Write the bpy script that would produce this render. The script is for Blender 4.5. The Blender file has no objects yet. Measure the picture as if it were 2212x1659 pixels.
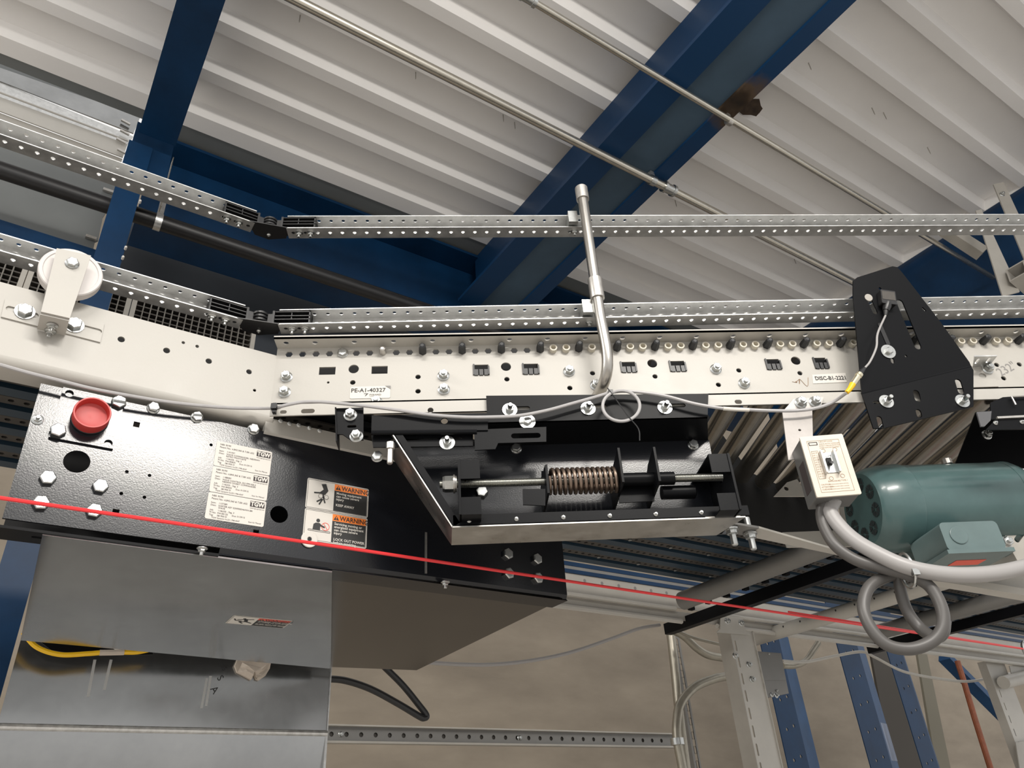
import bpy, bmesh, math, random
from mathutils import Vector, Matrix
from mathutils.geometry import tessellate_polygon
random.seed(7)
SC = bpy.context.scene
COL = SC.collection
# ------------------------------------------------------------------ camera
FPX, CX, CY, CAMH = 1636.0, 1106.0, 829.5, 1.6
RW = ((0.99675993, -0.02048821, 0.077781), (-0.05526301, 0.52819352, 0.84732379), (-0.05844357, -0.84887681, 0.5253499))
CAMP = Vector((0, 0, CAMH))
cd = bpy.data.cameras.new('camera')
cd.sensor_fit = 'HORIZONTAL'; cd.sensor_width = 36.0; cd.lens = FPX / 2212.0 * 36.0
cd.clip_start = 0.02; cd.clip_end = 100
cam = bpy.data.objects.new('camera', cd); COL.objects.link(cam)
cam.matrix_world = Matrix(((RW[0][0], -RW[0][1], -RW[0][2], 0), (RW[1][0], -RW[1][1], -RW[1][2], 0),
                           (RW[2][0], -RW[2][1], -RW[2][2], CAMH), (0, 0, 0, 1)))
SC.camera = cam
# ------------------------------------------------------------------ world, lamps, exposure
SC.view_settings.view_transform = 'Standard'; SC.view_settings.look = 'None'
SC.view_settings.gamma = 1.0; SC.view_settings.use_curve_mapping = False
SC.view_settings.exposure = 0.0
wd = bpy.data.worlds.new('hall_air'); SC.world = wd; wd.use_nodes = True
bg = wd.node_tree.nodes['Background']; bg.inputs[0].default_value = (1.0, 0.985, 0.965, 1); bg.inputs[1].default_value = 0.98
def area(name, loc, target, sx, sy, power, col=(1, 0.955, 0.89)):
    l = bpy.data.lights.new(name, 'AREA'); l.shape = 'RECTANGLE'; l.size = sx; l.size_y = sy; l.energy = power; l.color = col
    o = bpy.data.objects.new(name, l); COL.objects.link(o); o.location = loc
    o.rotation_euler = (Vector(target) - Vector(loc)).to_track_quat('-Z', 'Y').to_euler()
    return o
area('bay_lamp_near', (1.0, -1.0, 3.52), (0.3, 1.2, 2.2), 1.0, 0.24, 50)
area('fill_overhead', (-0.4, -1.5, 4.3), (-0.4, -1.5, 0.0), 1.2, 0.3, 70)  # added fill aimed at the floor; its bounce brightens the deck underside
area('fill_aisle', (-2.6, 0.2, 3.6), (-2.0, 1.6, 1.2), 1.2, 0.3, 45)  # added fill from the left, lifting the floor and general light
# ------------------------------------------------------------------ helpers
Z = Vector((0, 0, 1)); X = Vector((1, 0, 0)); Y = Vector((0, 1, 0))
_a = math.radians(29.904)
U = Vector((math.cos(_a), math.sin(_a), 0)); V = Vector((-math.sin(_a), math.cos(_a), 0))
def ray(px, py):
    c = (px - CX, py - CY, FPX)
    return Vector([sum(r[i] * c[i] for i in range(3)) for r in RW]).normalized()
def onY(px, py, y): d = ray(px, py); return CAMP + d * (y / d.y)
def onZ(px, py, z): d = ray(px, py); return CAMP + d * ((z - CAMH) / d.z)
def onV(px, py, v): d = ray(px, py); return CAMP + d * (v / d.dot(V))
def UV(u, v, z): p = U * u + V * v; return Vector((p.x, p.y, z))
class Fr:
    def __init__(s, o, ex, ey): s.o = Vector(o); s.ex = Vector(ex).normalized(); s.ey = Vector(ey).normalized(); s.n = s.ex.cross(s.ey)
    def w(s, a, b, c=0.0): return s.o + s.ex * a + s.ey * b + s.n * c
    def ab(s, p): d = Vector(p) - s.o; return (d.dot(s.ex), d.dot(s.ey))
    def hit(s, px, py): d = ray(px, py); return CAMP + d * ((s.o - CAMP).dot(s.n) / d.dot(s.n))
    def px(s, px, py): return s.ab(s.hit(px, py))
    def mat(s, a, b, c=0.0):
        m = Matrix((s.ex, s.ey, s.n)).transposed().to_4x4(); m.translation = s.w(a, b, c); return m
def FY(y): return Fr((0, y, 0), X, Z)
def FU(v): return Fr(V * v, U, Z)
def FH(z): return Fr((0, 0, z), U, V)
class MB:
    def __init__(s): s.v = []; s.f = []
    def add(s, vs, fs):
        o = len(s.v); s.v += [tuple(p) for p in vs]; s.f += [tuple(i + o for i in f) for f in fs]; return s
    def hexa(s, p):  # 8 corners: bottom ring 0-3, top ring 4-7
        return s.add(p, [(3, 2, 1, 0), (4, 5, 6, 7), (0, 1, 5, 4), (1, 2, 6, 5), (2, 3, 7, 6), (3, 0, 4, 7)])
    def box(s, fr, a0, a1, b0, b1, c0, c1):
        return s.hexa([fr.w(a0, b0, c0), fr.w(a1, b0, c0), fr.w(a1, b1, c0), fr.w(a0, b1, c0),
                       fr.w(a0, b0, c1), fr.w(a1, b0, c1), fr.w(a1, b1, c1), fr.w(a0, b1, c1)])
    def bar(s, p0, p1, w, h, up=Z):
        p0 = Vector(p0); p1 = Vector(p1); d = (p1 - p0).normalized()
        sx = d.cross(Vector(up)).normalized(); sy = sx.cross(d).normalized()
        q = []
        for p in (p0, p1):
            q += [p - sx * w / 2 - sy * h / 2, p + sx * w / 2 - sy * h / 2, p + sx * w / 2 + sy * h / 2, p - sx * w / 2 + sy * h / 2]
        return s.hexa(q)
    def prism(s, pts, vec):
        n = len(pts); vec = Vector(vec); a = [Vector(p) for p in pts]; b = [p + vec for p in a]
        fs = [tuple(range(n))[::-1], tuple(range(n, 2 * n))]
        fs += [(i, (i + 1) % n, n + (i + 1) % n, n + i) for i in range(n)]
        return s.add(a + b, fs)
    def plate(s, fr, outer, holes=(), t=0.003, c=0.0):
        loops = [list(outer)] + [list(h) for h in holes]
        tri = tessellate_polygon([[Vector((p[0], p[1], 0)) for p in l] for l in loops])
        flat = [p for l in loops for p in l]; n = len(flat)
        vs = [fr.w(p[0], p[1], c) for p in flat] + [fr.w(p[0], p[1], c - t) for p in flat]
        fs = []
        for t3 in tri:
            a, b, d = [flat[i] for i in t3]
            ar = (b[0] - a[0]) * (d[1] - a[1]) - (b[1] - a[1]) * (d[0] - a[0])
            if abs(ar) < 1e-14: continue
            t3 = tuple(t3) if ar > 0 else tuple(t3)[::-1]
            fs.append(t3); fs.append(tuple(i + n for i in t3[::-1]))
        k = 0
        for li, l in enumerate(loops):
            m = len(l)
            area2 = sum(l[i][0] * l[(i + 1) % m][1] - l[(i + 1) % m][0] * l[i][1] for i in range(m))
            ccw = area2 > 0
            if li > 0: ccw = not ccw
            for i in range(m):
                a, b = k + i, k + (i + 1) % m
                fs.append((a, n + a, n + b, b) if ccw else (b, n + b, n + a, a))
            k += m
        return s.add(vs, fs)
    def lathe(s, o, ax, prof, n=24, caps=True):
        o = Vector(o); ax = Vector(ax).normalized(); t = Vector((0, 0, 1)) if abs(ax.z) < 0.9 else Vector((1, 0, 0))
        e1 = ax.cross(t).normalized(); e2 = ax.cross(e1)
        vs = []
        for (h, r) in prof:
            for k in range(n):
                a = 2 * math.pi * k / n; vs.append(o + ax * h + (e1 * math.cos(a) + e2 * math.sin(a)) * r)
        fs = []
        for i in range(len(prof) - 1):
            for k in range(n):
                fs.append((i * n + k, i * n + (k + 1) % n, (i + 1) * n + (k + 1) % n, (i + 1) * n + k))
        if caps:
            fs.append(tuple(range(n))[::-1]); m = (len(prof) - 1) * n; fs.append(tuple(range(m, m + n)))
        return s.add(vs, fs)
    def tube(s, pts, r, n=10, closed=False):
        pts = [Vector(p) for p in pts]; m = len(pts); vs = []; fs = []
        rr = r if isinstance(r, (list, tuple)) else [r] * m
        d0 = (pts[1] - pts[0]).normalized(); t = Z if abs(d0.z) < 0.9 else X
        e1 = d0.cross(t).normalized()
        for i, p in enumerate(pts):
            if i == 0: d = pts[1] - pts[0]
            elif i == m - 1: d = pts[-1] - pts[-2]
            else: d = (pts[i + 1] - pts[i]).normalized() + (pts[i] - pts[i - 1]).normalized()
            d.normalize(); e1 = (e1 - d * e1.dot(d)).normalized(); e2 = d.cross(e1)
            for k in range(n):
                a = 2 * math.pi * k / n; vs.append(p + (e1 * math.cos(a) + e2 * math.sin(a)) * rr[i])
        for i in range(m - 1):
            for k in range(n): fs.append((i * n + k, i * n + (k + 1) % n, (i + 1) * n + (k + 1) % n, (i + 1) * n + k))
        fs.append(tuple(range(n))[::-1]); fs.append(tuple(range((m - 1) * n, m * n)))
        return s.add(vs, fs)
    def sweep(s, prof, p0, p1, ex, ey):  # prof: closed list of (a,b); extruded p0->p1
        p0 = Vector(p0); p1 = Vector(p1); n = len(prof)
        A = [p0 + ex * a + ey * b for a, b in prof]; B = [p1 + ex * a + ey * b for a, b in prof]
        tri = tessellate_polygon([[Vector((a, b, 0)) for a, b in prof]])
        fs = [tuple(t) for t in tri] + [tuple(i + n for i in t)[::-1] for t in tri]
        fs += [(i, (i + 1) % n, n + (i + 1) % n, n + i) for i in range(n)]
        return s.add(A + B, fs)
    def mesh(s, name, smooth=0.6):
        me = bpy.data.meshes.new(name); me.from_pydata(s.v, [], s.f)
        bm = bmesh.new(); bm.from_mesh(me); bmesh.ops.recalc_face_normals(bm, faces=bm.faces); bm.to_mesh(me); bm.free()
        if smooth:
            for p in me.polygons: p.use_smooth = True
            me.set_sharp_from_angle(angle=smooth)
        me.update(); return me
    def build(s, name, mat, parent=None, smooth=0.6):
        me = s.mesh(name, smooth); me.materials.append(mat)
        return link(name, me, parent)
def wm(o):  # world matrix without a depsgraph update
    m = o.matrix_basis.copy()
    if o.parent: m = wm(o.parent) @ o.matrix_parent_inverse @ m
    return m
def link(name, data, parent=None, M=None):
    o = bpy.data.objects.new(name, data); COL.objects.link(o)
    if M is not None: o.matrix_basis = M
    if parent is not None:
        o.parent = parent; o.matrix_parent_inverse = wm(parent).inverted()
    return o
def tag(o, label, cat, group=None):
    o['label'] = label; o['category'] = cat
    if group: o['group'] = group
    return o
def thing(name, label, cat, loc, group=None):
    o = bpy.data.objects.new(name, None); COL.objects.link(o); o.location = loc; o.empty_display_size = 0.05
    return tag(o, label, cat, group)
def struct(o): o['kind'] = 'structure'; return o
def circ(a, b, r, n=16, ry=None):
    ry = ry or r
    return [(a + r * math.cos(2 * math.pi * k / n), b + ry * math.sin(2 * math.pi * k / n)) for k in range(n)]
def slot(a, b, L, w, ang=0.0, n=6):
    p = []; h = L / 2 - w / 2
    for k in range(n + 1): t = -math.pi / 2 + math.pi * k / n; p.append((h + w / 2 * math.cos(t), w / 2 * math.sin(t)))
    for k in range(n + 1): t = math.pi / 2 + math.pi * k / n; p.append((-h + w / 2 * math.cos(t), w / 2 * math.sin(t)))
    c, s_ = math.cos(ang), math.sin(ang)
    return [(a + x * c - y * s_, b + x * s_ + y * c) for x, y in p]
def rect(a, b, w, h): return [(a - w / 2, b - h / 2), (a + w / 2, b - h / 2), (a + w / 2, b + h / 2), (a - w / 2, b + h / 2)]
def rrect(a0, b0, a1, b1, r, n=4):
    p = []
    for (x, y, s0) in ((a1 - r, b0 + r, -0.5), (a1 - r, b1 - r, 0), (a0 + r, b1 - r, 0.5), (a0 + r, b0 + r, 1.0)):
        for k in range(n + 1): t = math.pi * (s0 + 0.5 * k / n); p.append((x + r * math.cos(t), y + r * math.sin(t)))
    return p
def spline(pts, k=8):
    pts = [Vector(p) for p in pts]; q = [pts[0] * 2 - pts[1]] + pts + [pts[-1] * 2 - pts[-2]]; out = []
    for i in range(1, len(q) - 2):
        p0, p1, p2, p3 = q[i - 1:i + 3]
        for j in range(k):
            t = j / k
            out.append(0.5 * ((2 * p1) + (p2 - p0) * t + (2 * p0 - 5 * p1 + 4 * p2 - p3) * t * t + (3 * p1 - p0 - 3 * p2 + p3) * t ** 3))
    out.append(pts[-1]); return out
# ------------------------------------------------------------------ materials
def mat(name, col, rough=0.5, metal=0.0, var=0.0, vscale=8.0, bump=0.0, bscale=200.0, rvar=0.0, stretch=None, coat=0.0, spec=0.5):
    m = bpy.data.materials.new(name); m.use_nodes = True; nt = m.node_tree; b = nt.nodes['Principled BSDF']
    b.inputs['Base Color'].default_value = (*col, 1); b.inputs['Roughness'].default_value = rough; b.inputs['Metallic'].default_value = metal
    b.inputs['Specular IOR Level'].default_value = spec
    if coat: b.inputs['Coat Weight'].default_value = coat; b.inputs['Coat Roughness'].default_value = 0.12
    geo = nt.nodes.new('ShaderNodeNewGeometry'); src = geo.outputs['Position']
    if stretch:
        mp = nt.nodes.new('ShaderNodeMapping'); mp.inputs['Scale'].default_value = stretch; nt.links.new(src, mp.inputs[0]); src = mp.outputs[0]
    if var or rvar:
        n = nt.nodes.new('ShaderNodeTexNoise'); n.inputs['Scale'].default_value = vscale; n.inputs['Detail'].default_value = 6; n.inputs['Roughness'].default_value = 0.65
        nt.links.new(src, n.inputs['Vector'])
        if var:
            mx = nt.nodes.new('ShaderNodeMapRange'); mx.inputs[1].default_value = 0.3; mx.inputs[2].default_value = 0.7
            mx.inputs[3].default_value = 1 - var; mx.inputs[4].default_value = 1 + var; nt.links.new(n.outputs[0], mx.inputs[0])
            mm = nt.nodes.new('ShaderNodeVectorMath'); mm.operation = 'SCALE'; mm.inputs[0].default_value = col
            nt.links.new(mx.outputs[0], mm.inputs['Scale']); nt.links.new(mm.outputs[0], b.inputs['Base Color'])
        if rvar:
            m2 = nt.nodes.new('ShaderNodeMapRange'); m2.inputs[1].default_value = 0.3; m2.inputs[2].default_value = 0.7
            m2.inputs[3].default_value = max(0.03, rough - rvar); m2.inputs[4].default_value = rough + rvar
            nt.links.new(n.outputs[0], m2.inputs[0]); nt.links.new(m2.outputs[0], b.inputs['Roughness'])
    if bump:
        n2 = nt.nodes.new('ShaderNodeTexNoise'); n2.inputs['Scale'].default_value = bscale; n2.inputs['Detail'].default_value = 2
        nt.links.new(src, n2.inputs['Vector'])
        bp = nt.nodes.new('ShaderNodeBump'); bp.inputs['Strength'].default_value = bump; bp.inputs['Distance'].default_value = 0.002
        nt.links.new(n2.outputs[0], bp.inputs['Height']); nt.links.new(bp.outputs[0], b.inputs['Normal'])
    return m
M = dict(
 cream=mat('cream_paint', (0.455, 0.436, 0.398), 0.42, var=0.04, vscale=14, bump=0.05, bscale=260, rvar=0.05),
 galv=mat('galvanised_steel', (0.60, 0.60, 0.59), 0.36, 0.85, var=0.18, vscale=60, rvar=0.08),
 rail=mat('rail_zinc', (0.60, 0.60, 0.59), 0.38, 0.75, var=0.15, vscale=45, rvar=0.08),
 zinc=mat('bright_zinc', (0.52, 0.53, 0.52), 0.30, 1.0, var=0.1, vscale=160),
 dull=mat('dull_zinc', (0.52, 0.50, 0.47), 0.38, 0.9, var=0.15, vscale=90),
 stainless=mat('stainless_band', (0.62, 0.60, 0.56), 0.32, 1.0, var=0.10, vscale=18, rvar=0.08),
 black=mat('black_powder_coat', (0.009, 0.010, 0.013), 0.20, bump=0.05, bscale=420, spec=0.55),
 blacksat=mat('black_satin_steel', (0.0045, 0.0048, 0.0058), 0.38, bump=0.02, bscale=300, spec=0.12),
 blackm=mat('black_matte_steel', (0.010, 0.010, 0.010), 0.6, spec=0.12),
 plastic=mat('black_plastic', (0.013, 0.013, 0.014), 0.36),
 pan=mat('galvanised_pan', (0.34, 0.345, 0.345), 0.17, 0.92, var=0.14, vscale=5, rvar=0.05),
 darkpan=mat('dark_brown_pan', (0.075, 0.066, 0.056), 0.24, 0.35, var=0.08, vscale=4),  # black pan with the wall's brown reflection put into its colour
 blue=mat('blue_structural_paint', (0.003, 0.027, 0.076), 0.42, var=0.22, vscale=5, spec=0.25),
 blued=mat('lighter_blue_paint', (0.007, 0.048, 0.13), 0.45, var=0.2, vscale=9, spec=0.25),
 deck=mat('white_deck_paint', (0.84, 0.825, 0.81), 0.5, var=0.025, vscale=2.5),
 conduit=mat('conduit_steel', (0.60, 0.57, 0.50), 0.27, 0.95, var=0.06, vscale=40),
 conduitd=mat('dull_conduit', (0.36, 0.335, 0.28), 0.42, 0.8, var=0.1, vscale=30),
 post=mat('post_steel', (0.44, 0.42, 0.39), 0.30, 1.0, var=0.14, vscale=70, stretch=(1, 1, 0.15)),
 greyp=mat('grey_sheet_paint', (0.155, 0.165, 0.165), 0.45, var=0.08, vscale=3),
 navy=mat('dark_navy_sheet', (0.050, 0.056, 0.066), 0.35, var=0.15, vscale=2),
 pipe=mat('black_iron_pipe', (0.009, 0.009, 0.010), 0.42, var=0.2, vscale=30),
 strap=mat('bare_strap', (0.40, 0.375, 0.355), 0.45, 0.6, var=0.08, vscale=25),
 grl=mat('grille_bars', (0.15, 0.14, 0.125), 0.5),
 wall=None,
 concrete=mat('floor_concrete', (0.56, 0.53, 0.49), 0.6, var=0.1, vscale=3),
 red=mat('red_cord', (0.78, 0.035, 0.04), 0.38),
 redcap=mat('red_rubber_cap', (0.50, 0.048, 0.042), 0.42, var=0.05, vscale=60),
 cable=mat('grey_cable', (0.40, 0.39, 0.39), 0.42, var=0.05, vscale=80),
 cabled=mat('dark_grey_conduit', (0.085, 0.080, 0.076), 0.42),
 cablel=mat('light_grey_conduit', (0.33, 0.318, 0.312), 0.38),
 teal=mat('teal_motor_paint', (0.060, 0.112, 0.112), 0.30, var=0.12, vscale=14, coat=0.25),
 tealdk=mat('dark_grille_recess', (0.012, 0.018, 0.02), 0.6),
 tealbx=mat('teal_box_paint', (0.115, 0.165, 0.165), 0.32, var=0.08, vscale=20),
 spring=mat('spring_steel', (0.22, 0.165, 0.13), 0.34, 0.85, var=0.2, vscale=50),
 thread=mat('threaded_rod_zinc', (0.50, 0.50, 0.47), 0.30, 1.0),
 white=mat('white_sticker', (0.66, 0.63, 0.58), 0.5, spec=0.3),
 paper=mat('crumpled_paper', (0.52, 0.45, 0.38), 0.8, var=0.1, vscale=30),
 ink=mat('black_ink', (0.02, 0.02, 0.02), 0.5),
 inkg=mat('grey_ink', (0.06, 0.05, 0.05), 0.6, spec=0.2),
 inkl=mat('pencil_grey', (0.24, 0.23, 0.22), 0.7),
 inkb=mat('brown_ink', (0.30, 0.18, 0.10), 0.6),
 orange=mat('orange_sign', (0.90, 0.22, 0.025), 0.45),
 redsign=mat('red_sign', (0.80, 0.10, 0.06), 0.45),
 yellow=mat('yellow_plastic', (0.85, 0.50, 0.01), 0.4),
 cap=mat('black_rubber_cap', (0.02, 0.021, 0.023), 0.5),
 axle=mat('ivory_nylon', (0.62, 0.58, 0.49), 0.45),
 wheel=mat('white_nylon_wheel', (0.62, 0.585, 0.565), 0.4),
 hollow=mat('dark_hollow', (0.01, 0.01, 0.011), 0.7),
 roller=mat('roller_zinc', (0.34, 0.32, 0.285), 0.20, 0.95, var=0.08, vscale=30),
 slat=mat('slat_dark', (0.022, 0.024, 0.027), 0.45, var=0.15, vscale=20),
 slatbl=mat('slat_blue', (0.016, 0.036, 0.058), 0.42, var=0.1, vscale=10),
 slatbr=mat('slat_perforated', (0.070, 0.063, 0.056), 0.5, 0.3, var=0.15, vscale=40),
 beige=mat('beige_frame_paint', (0.36, 0.34, 0.305), 0.45, var=0.08, vscale=8),
 legp=mat('pale_leg_paint', (0.46, 0.44, 0.40), 0.40, var=0.05, vscale=9),
 jbox=mat('grey_junction_box', (0.20, 0.195, 0.185), 0.4, 0.3, var=0.05, vscale=10),
 rust=mat('orange_red_pipe', (0.22, 0.058, 0.02), 0.5, var=0.2, vscale=20),
 brass=mat('nickel_connector', (0.72, 0.66, 0.50), 0.22, 1.0),
)
def wall_mat():
    m = mat('brown_concrete_wall', (0.27, 0.225, 0.17), 0.75); nt = m.node_tree; b = nt.nodes['Principled BSDF']
    geo = nt.nodes.new('ShaderNodeNewGeometry')
    mp = nt.nodes.new('ShaderNodeMapping'); mp.inputs['Scale'].default_value = (0.7, 0.7, 2.2); nt.links.new(geo.outputs['Position'], mp.inputs[0])
    n1 = nt.nodes.new('ShaderNodeTexNoise'); n1.inputs['Scale'].default_value = 1.6; n1.inputs['Detail'].default_value = 8; n1.inputs['Roughness'].default_value = 0.6
    nt.links.new(mp.outputs[0], n1.inputs['Vector'])
    cr = nt.nodes.new('ShaderNodeValToRGB'); cr.color_ramp.elements[0].position = 0.33; cr.color_ramp.elements[1].position = 0.68
    cr.color_ramp.elements[0].color = (0.225, 0.188, 0.145, 1); cr.color_ramp.elements[1].color = (0.325, 0.275, 0.213, 1)
    nt.links.new(n1.outputs[0], cr.inputs[0]); nt.links.new(cr.outputs[0], b.inputs['Base Color'])
    return m
M['wall'] = wall_mat()
def burnt_blue(c):
    m = mat('blue_paint_with_burn', (0.005, 0.035, 0.098), 0.42, spec=0.3); nt = m.node_tree; b = nt.nodes['Principled BSDF']
    geo = nt.nodes.new('ShaderNodeNewGeometry')
    n1 = nt.nodes.new('ShaderNodeTexNoise'); n1.inputs['Scale'].default_value = 16; n1.inputs['Detail'].default_value = 8
    nt.links.new(geo.outputs['Position'], n1.inputs['Vector'])
    ds = nt.nodes.new('ShaderNodeVectorMath'); ds.operation = 'DISTANCE'; ds.inputs[1].default_value = c; nt.links.new(geo.outputs['Position'], ds.inputs[0])
    ad = nt.nodes.new('ShaderNodeMath'); ad.operation = 'MULTIPLY_ADD'; ad.inputs[1].default_value = 0.14; nt.links.new(n1.outputs[0], ad.inputs[0]); nt.links.new(ds.outputs['Value'], ad.inputs[2])
    cr = nt.nodes.new('ShaderNodeValToRGB'); el = cr.color_ramp.elements
    el[0].position = 0.075; el[0].color = (0.015, 0.011, 0.008, 1); el[1].position = 0.205; el[1].color = (0.005, 0.035, 0.098, 1)
    e = el.new(0.11); e.color = (0.035, 0.022, 0.013, 1); e = el.new(0.15); e.color = (0.085, 0.058, 0.038, 1)
    nt.links.new(ad.outputs[0], cr.inputs[0]); nt.links.new(cr.outputs[0], b.inputs['Base Color'])
    return m
# ------------------------------------------------------------------ fasteners (shared meshes) and lettering
LF = Fr((0, 0, 0), X, Y)
def hexprof(r): return [(r * math.cos(math.pi / 3 * k), r * math.sin(math.pi / 3 * k)) for k in range(6)]
def mk_bolt(r, h, flange=0.0, stud=0.0, washer=0.0):
    b = MB(); z = 0.0
    if washer: b.lathe((0, 0, 0), Z, [(0, washer), (0.002, washer)], 20); z = 0.002
    if flange: b.lathe((0, 0, z), Z, [(0, flange), (0.0012, flange), (0.0028, r * 0.95)], 20); z += 0.0012
    b.lathe((0, 0, z), Z, [(0, r), (h * 0.82, r), (h, r * 0.86)], 6)
    if stud: b.lathe((0, 0, z + h), Z, [(0, r * 0.55), (stud * 0.85, r * 0.55), (stud, r * 0.45)], 12)
    else: b.lathe((0, 0, z + h), Z, [(-0.0002, r * 0.78), (0.0003, r * 0.70)], 12)
    return b.mesh('bolt', 0.5)
BM = dict(hexhead=mk_bolt(0.0092, 0.0065, 0.0105), nut=mk_bolt(0.0092, 0.0105, 0.0115, 0.004), stud=mk_bolt(0.0078, 0.007, 0.0, 0.012, 0.0135),
          small=mk_bolt(0.0058, 0.005, 0.0085, 0.006), head2=mk_bolt(0.0115, 0.0085), tiny=mk_bolt(0.003, 0.0025, 0.0042, 0.002), wash=mk_bolt(0.0075, 0.006, 0.0, 0.0, 0.0145))
for k in BM: BM[k].materials.append(M['zinc'])
def bolt(kind, fr, a, b, parent, c=0.0, rot=None, name='bolt'):
    m = fr.mat(a, b, c) @ Matrix.Rotation(random.uniform(0, 1.0) if rot is None else rot, 4, 'Z')
    return link(name, BM[kind], parent, m)
def bolts_px(kind, fr, pts, parent, c=0.0):
    for p in pts: a, b = fr.px(*p); bolt(kind, fr, a, b, parent, c)
DG = None
def letters(s, fr, a, b, size, m, parent, c=0.0008, align='LEFT', sx=1.0, bold=0.0, rot=0.0, name='lettering', shear=0.0):
    cu = bpy.data.curves.new('t', 'FONT'); cu.body = s; cu.size = size; cu.align_x = align; cu.align_y = 'BOTTOM_BASELINE' if False else 'TOP_BASELINE'
    cu.offset = bold; cu.resolution_u = 2; cu.space_line = 0.95; cu.shear = shear
    t = bpy.data.objects.new('t', cu); COL.objects.link(t)
    me = bpy.data.meshes.new_from_object(t); bpy.data.objects.remove(t); bpy.data.curves.remove(cu)
    me.name = name; me.materials.clear(); me.materials.append(m)
    mm = fr.mat(a, b, c) @ Matrix.Rotation(rot, 4, 'Z') @ Matrix.Diagonal((sx, 1, 1, 1))
    return link(name, me, parent, mm)
def quad(fr, pts, m, parent, c, name, t=0.0006):
    return MB().plate(fr, pts, (), t, c).build(name, m, parent, 0)
# ------------------------------------------------------------------ the setting
ZB, ZD = 3.875, 4.2
fl = struct(MB().box(FH(0), -7, 16, -6, 6.5, -0.1, 0.0).build('floor', M['concrete'], None, 0))
wb = struct(MB().box(FU(4.6), -6, 24, 0.0, 6.0, -0.15, 0.0).build('wall_back', M['wall'], None, 0))
PITCH, E0 = 0.227, 1.904
ceil_ = bpy.data.objects.new('ceiling', None); COL.objects.link(ceil_); ceil_.location = UV(1.5, 1.0, ZD); struct(ceil_)
def deck_profile(k0, k1):
    p = []
    for k in range(k0, k1):
        e = E0 + PITCH * k
        p += [(e - 0.05, ZD), (e, ZD), (e + 0.013, ZD + 0.056), (e + 0.157, ZD + 0.056)]
    e = E0 + PITCH * k1; p += [(e - 0.0502, ZD)]
    return p
def deck_sheet(k0, k1, u0, u1):
    p = deck_profile(k0, k1); q = p + [(a, b + 0.0016) for a, b in p[::-1]]
    return MB().sweep(q, UV(u0, 0, 0), UV(u1, 0, 0), V, Z).build('deck_sheet', M['deck'], ceil_, 0.2)
for (k0, k1) in ((-8, -5), (-5, -2), (-2, 1), (1, 2)):
    deck_sheet(k0, k1, -1.6, 1.6905); deck_sheet(k0, k1, 1.690, 3.64)
# last half sheet and the grey edge closure along the far side
e2 = E0 + PITCH * 2
MB().sweep([(e2 - 0.05, ZD), (e2 + 0.03, ZD), (e2 + 0.03, ZD + 0.002), (e2 - 0.05, ZD + 0.002)], UV(-1.6, 0, 0), UV(3.64, 0, 0), V, Z).build('deck_sheet', M['deck'], ceil_, 0)
MB().box(FU(e2 + 0.034), 0.05, 3.64, ZD + 0.004, ZD + 0.010, -0.22, 0.0).build('edge_closure', M['greyp'], ceil_, 0)
MB().box(FU(e2 + 0.034), -1.6, 0.05, ZD + 0.004, ZD + 0.010, -0.05, 0.0).build('edge_closure', M['greyp'], ceil_, 0)
MB().box(Fr(UV(3.642, 0, 0), V, Z), E0 + PITCH * -8, e2 + 0.03, ZD, ZD + 0.06, -0.003, 0.0).build('end_closure', M['deck'], ceil_, 0)
# screw points poking through the deck
def screw(px, py, L=0.034):
    p = onZ(px, py, ZD + 0.03); b = MB().lathe(p, -Z, [(-0.012, 0.0022), (L * 0.75, 0.0020), (L, 0.0005)], 6)
    b.build('screw', M['dull'], ceil_, 0.5)
for p in ((648, 37), (898, 160), (1087, 252), (1112, 268), (1459, 436), (1748, 140), (1885, 237), (1910, 247), (2005, 322), (1865, 293), (1716, 560)): screw(*p)

# ------------------------------------------------------------------ blue steelwork
def ibeam(name, label, p0, p1, width, depth, m, group, tf=0.016, tw=0.012, topw=None):
    d = (Vector(p1) - Vector(p0)).normalized(); sx = d.cross(Z).normalized()
    t = thing(name, label, 'beam', p0, group)
    w = width / 2; wt = (topw or width) / 2
    MB().sweep([(-w, 0), (w, 0), (w, tf), (-w, tf)], p0, p1, sx, Z).build('bottom_flange', m, t, 0)
    MB().sweep([(-tw / 2, tf), (tw / 2, tf), (tw / 2, depth - tf), (-tw / 2, depth - tf)], p0, p1, sx, Z).build('web', m, t, 0)
    MB().sweep([(-wt, depth - tf), (wt, depth - tf), (wt, depth), (-wt, depth)], p0, p1, sx, Z).build('top_flange', m, t, 0)
    return t
GB = 'blue roof beams'
burn = onZ(1600, 225, ZB)
b1 = thing('roof_beam', 'wide blue roof beam with a burnt brown patch, running diagonally over the upper rail', 'beam', UV(1.65, 1.0, ZB), GB)
bb_ = burnt_blue(burn); greyer_blue = mat('greyer_blue_paint', (0.050, 0.085, 0.125), 0.5, var=0.15, vscale=4, spec=0.3)  # recessed web takes a lighter, greyer blue than the flanges
for (nm, a0, a1, z0, z1, mm) in (('left_flange', 1.475, 1.585, ZB, ZB + 0.016, bb_), ('right_flange', 1.755, 1.827, ZB, ZB + 0.016, bb_), ('recessed_web', 1.585, 1.755, ZB + 0.012, ZB + 0.028, greyer_blue),
                                 ('left_stem', 1.583, 1.591, ZB + 0.028, ZD - 0.004, bb_), ('right_stem', 1.749, 1.757, ZB + 0.028, ZD - 0.004, bb_)):
    MB().box(Fr(UV(a0, 0, 0), V, Z), -0.5, 2.50, z0, z1, 0.0, a1 - a0).build(nm, mm, b1, 0)
b0 = ibeam('roof_beam', 'narrow blue roof beam ending on the blue column at upper left', UV(0.051, -0.3, ZB), UV(0.051, 2.20, ZB), 0.126, ZD - ZB - 0.002, M['blue'], GB)
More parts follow.
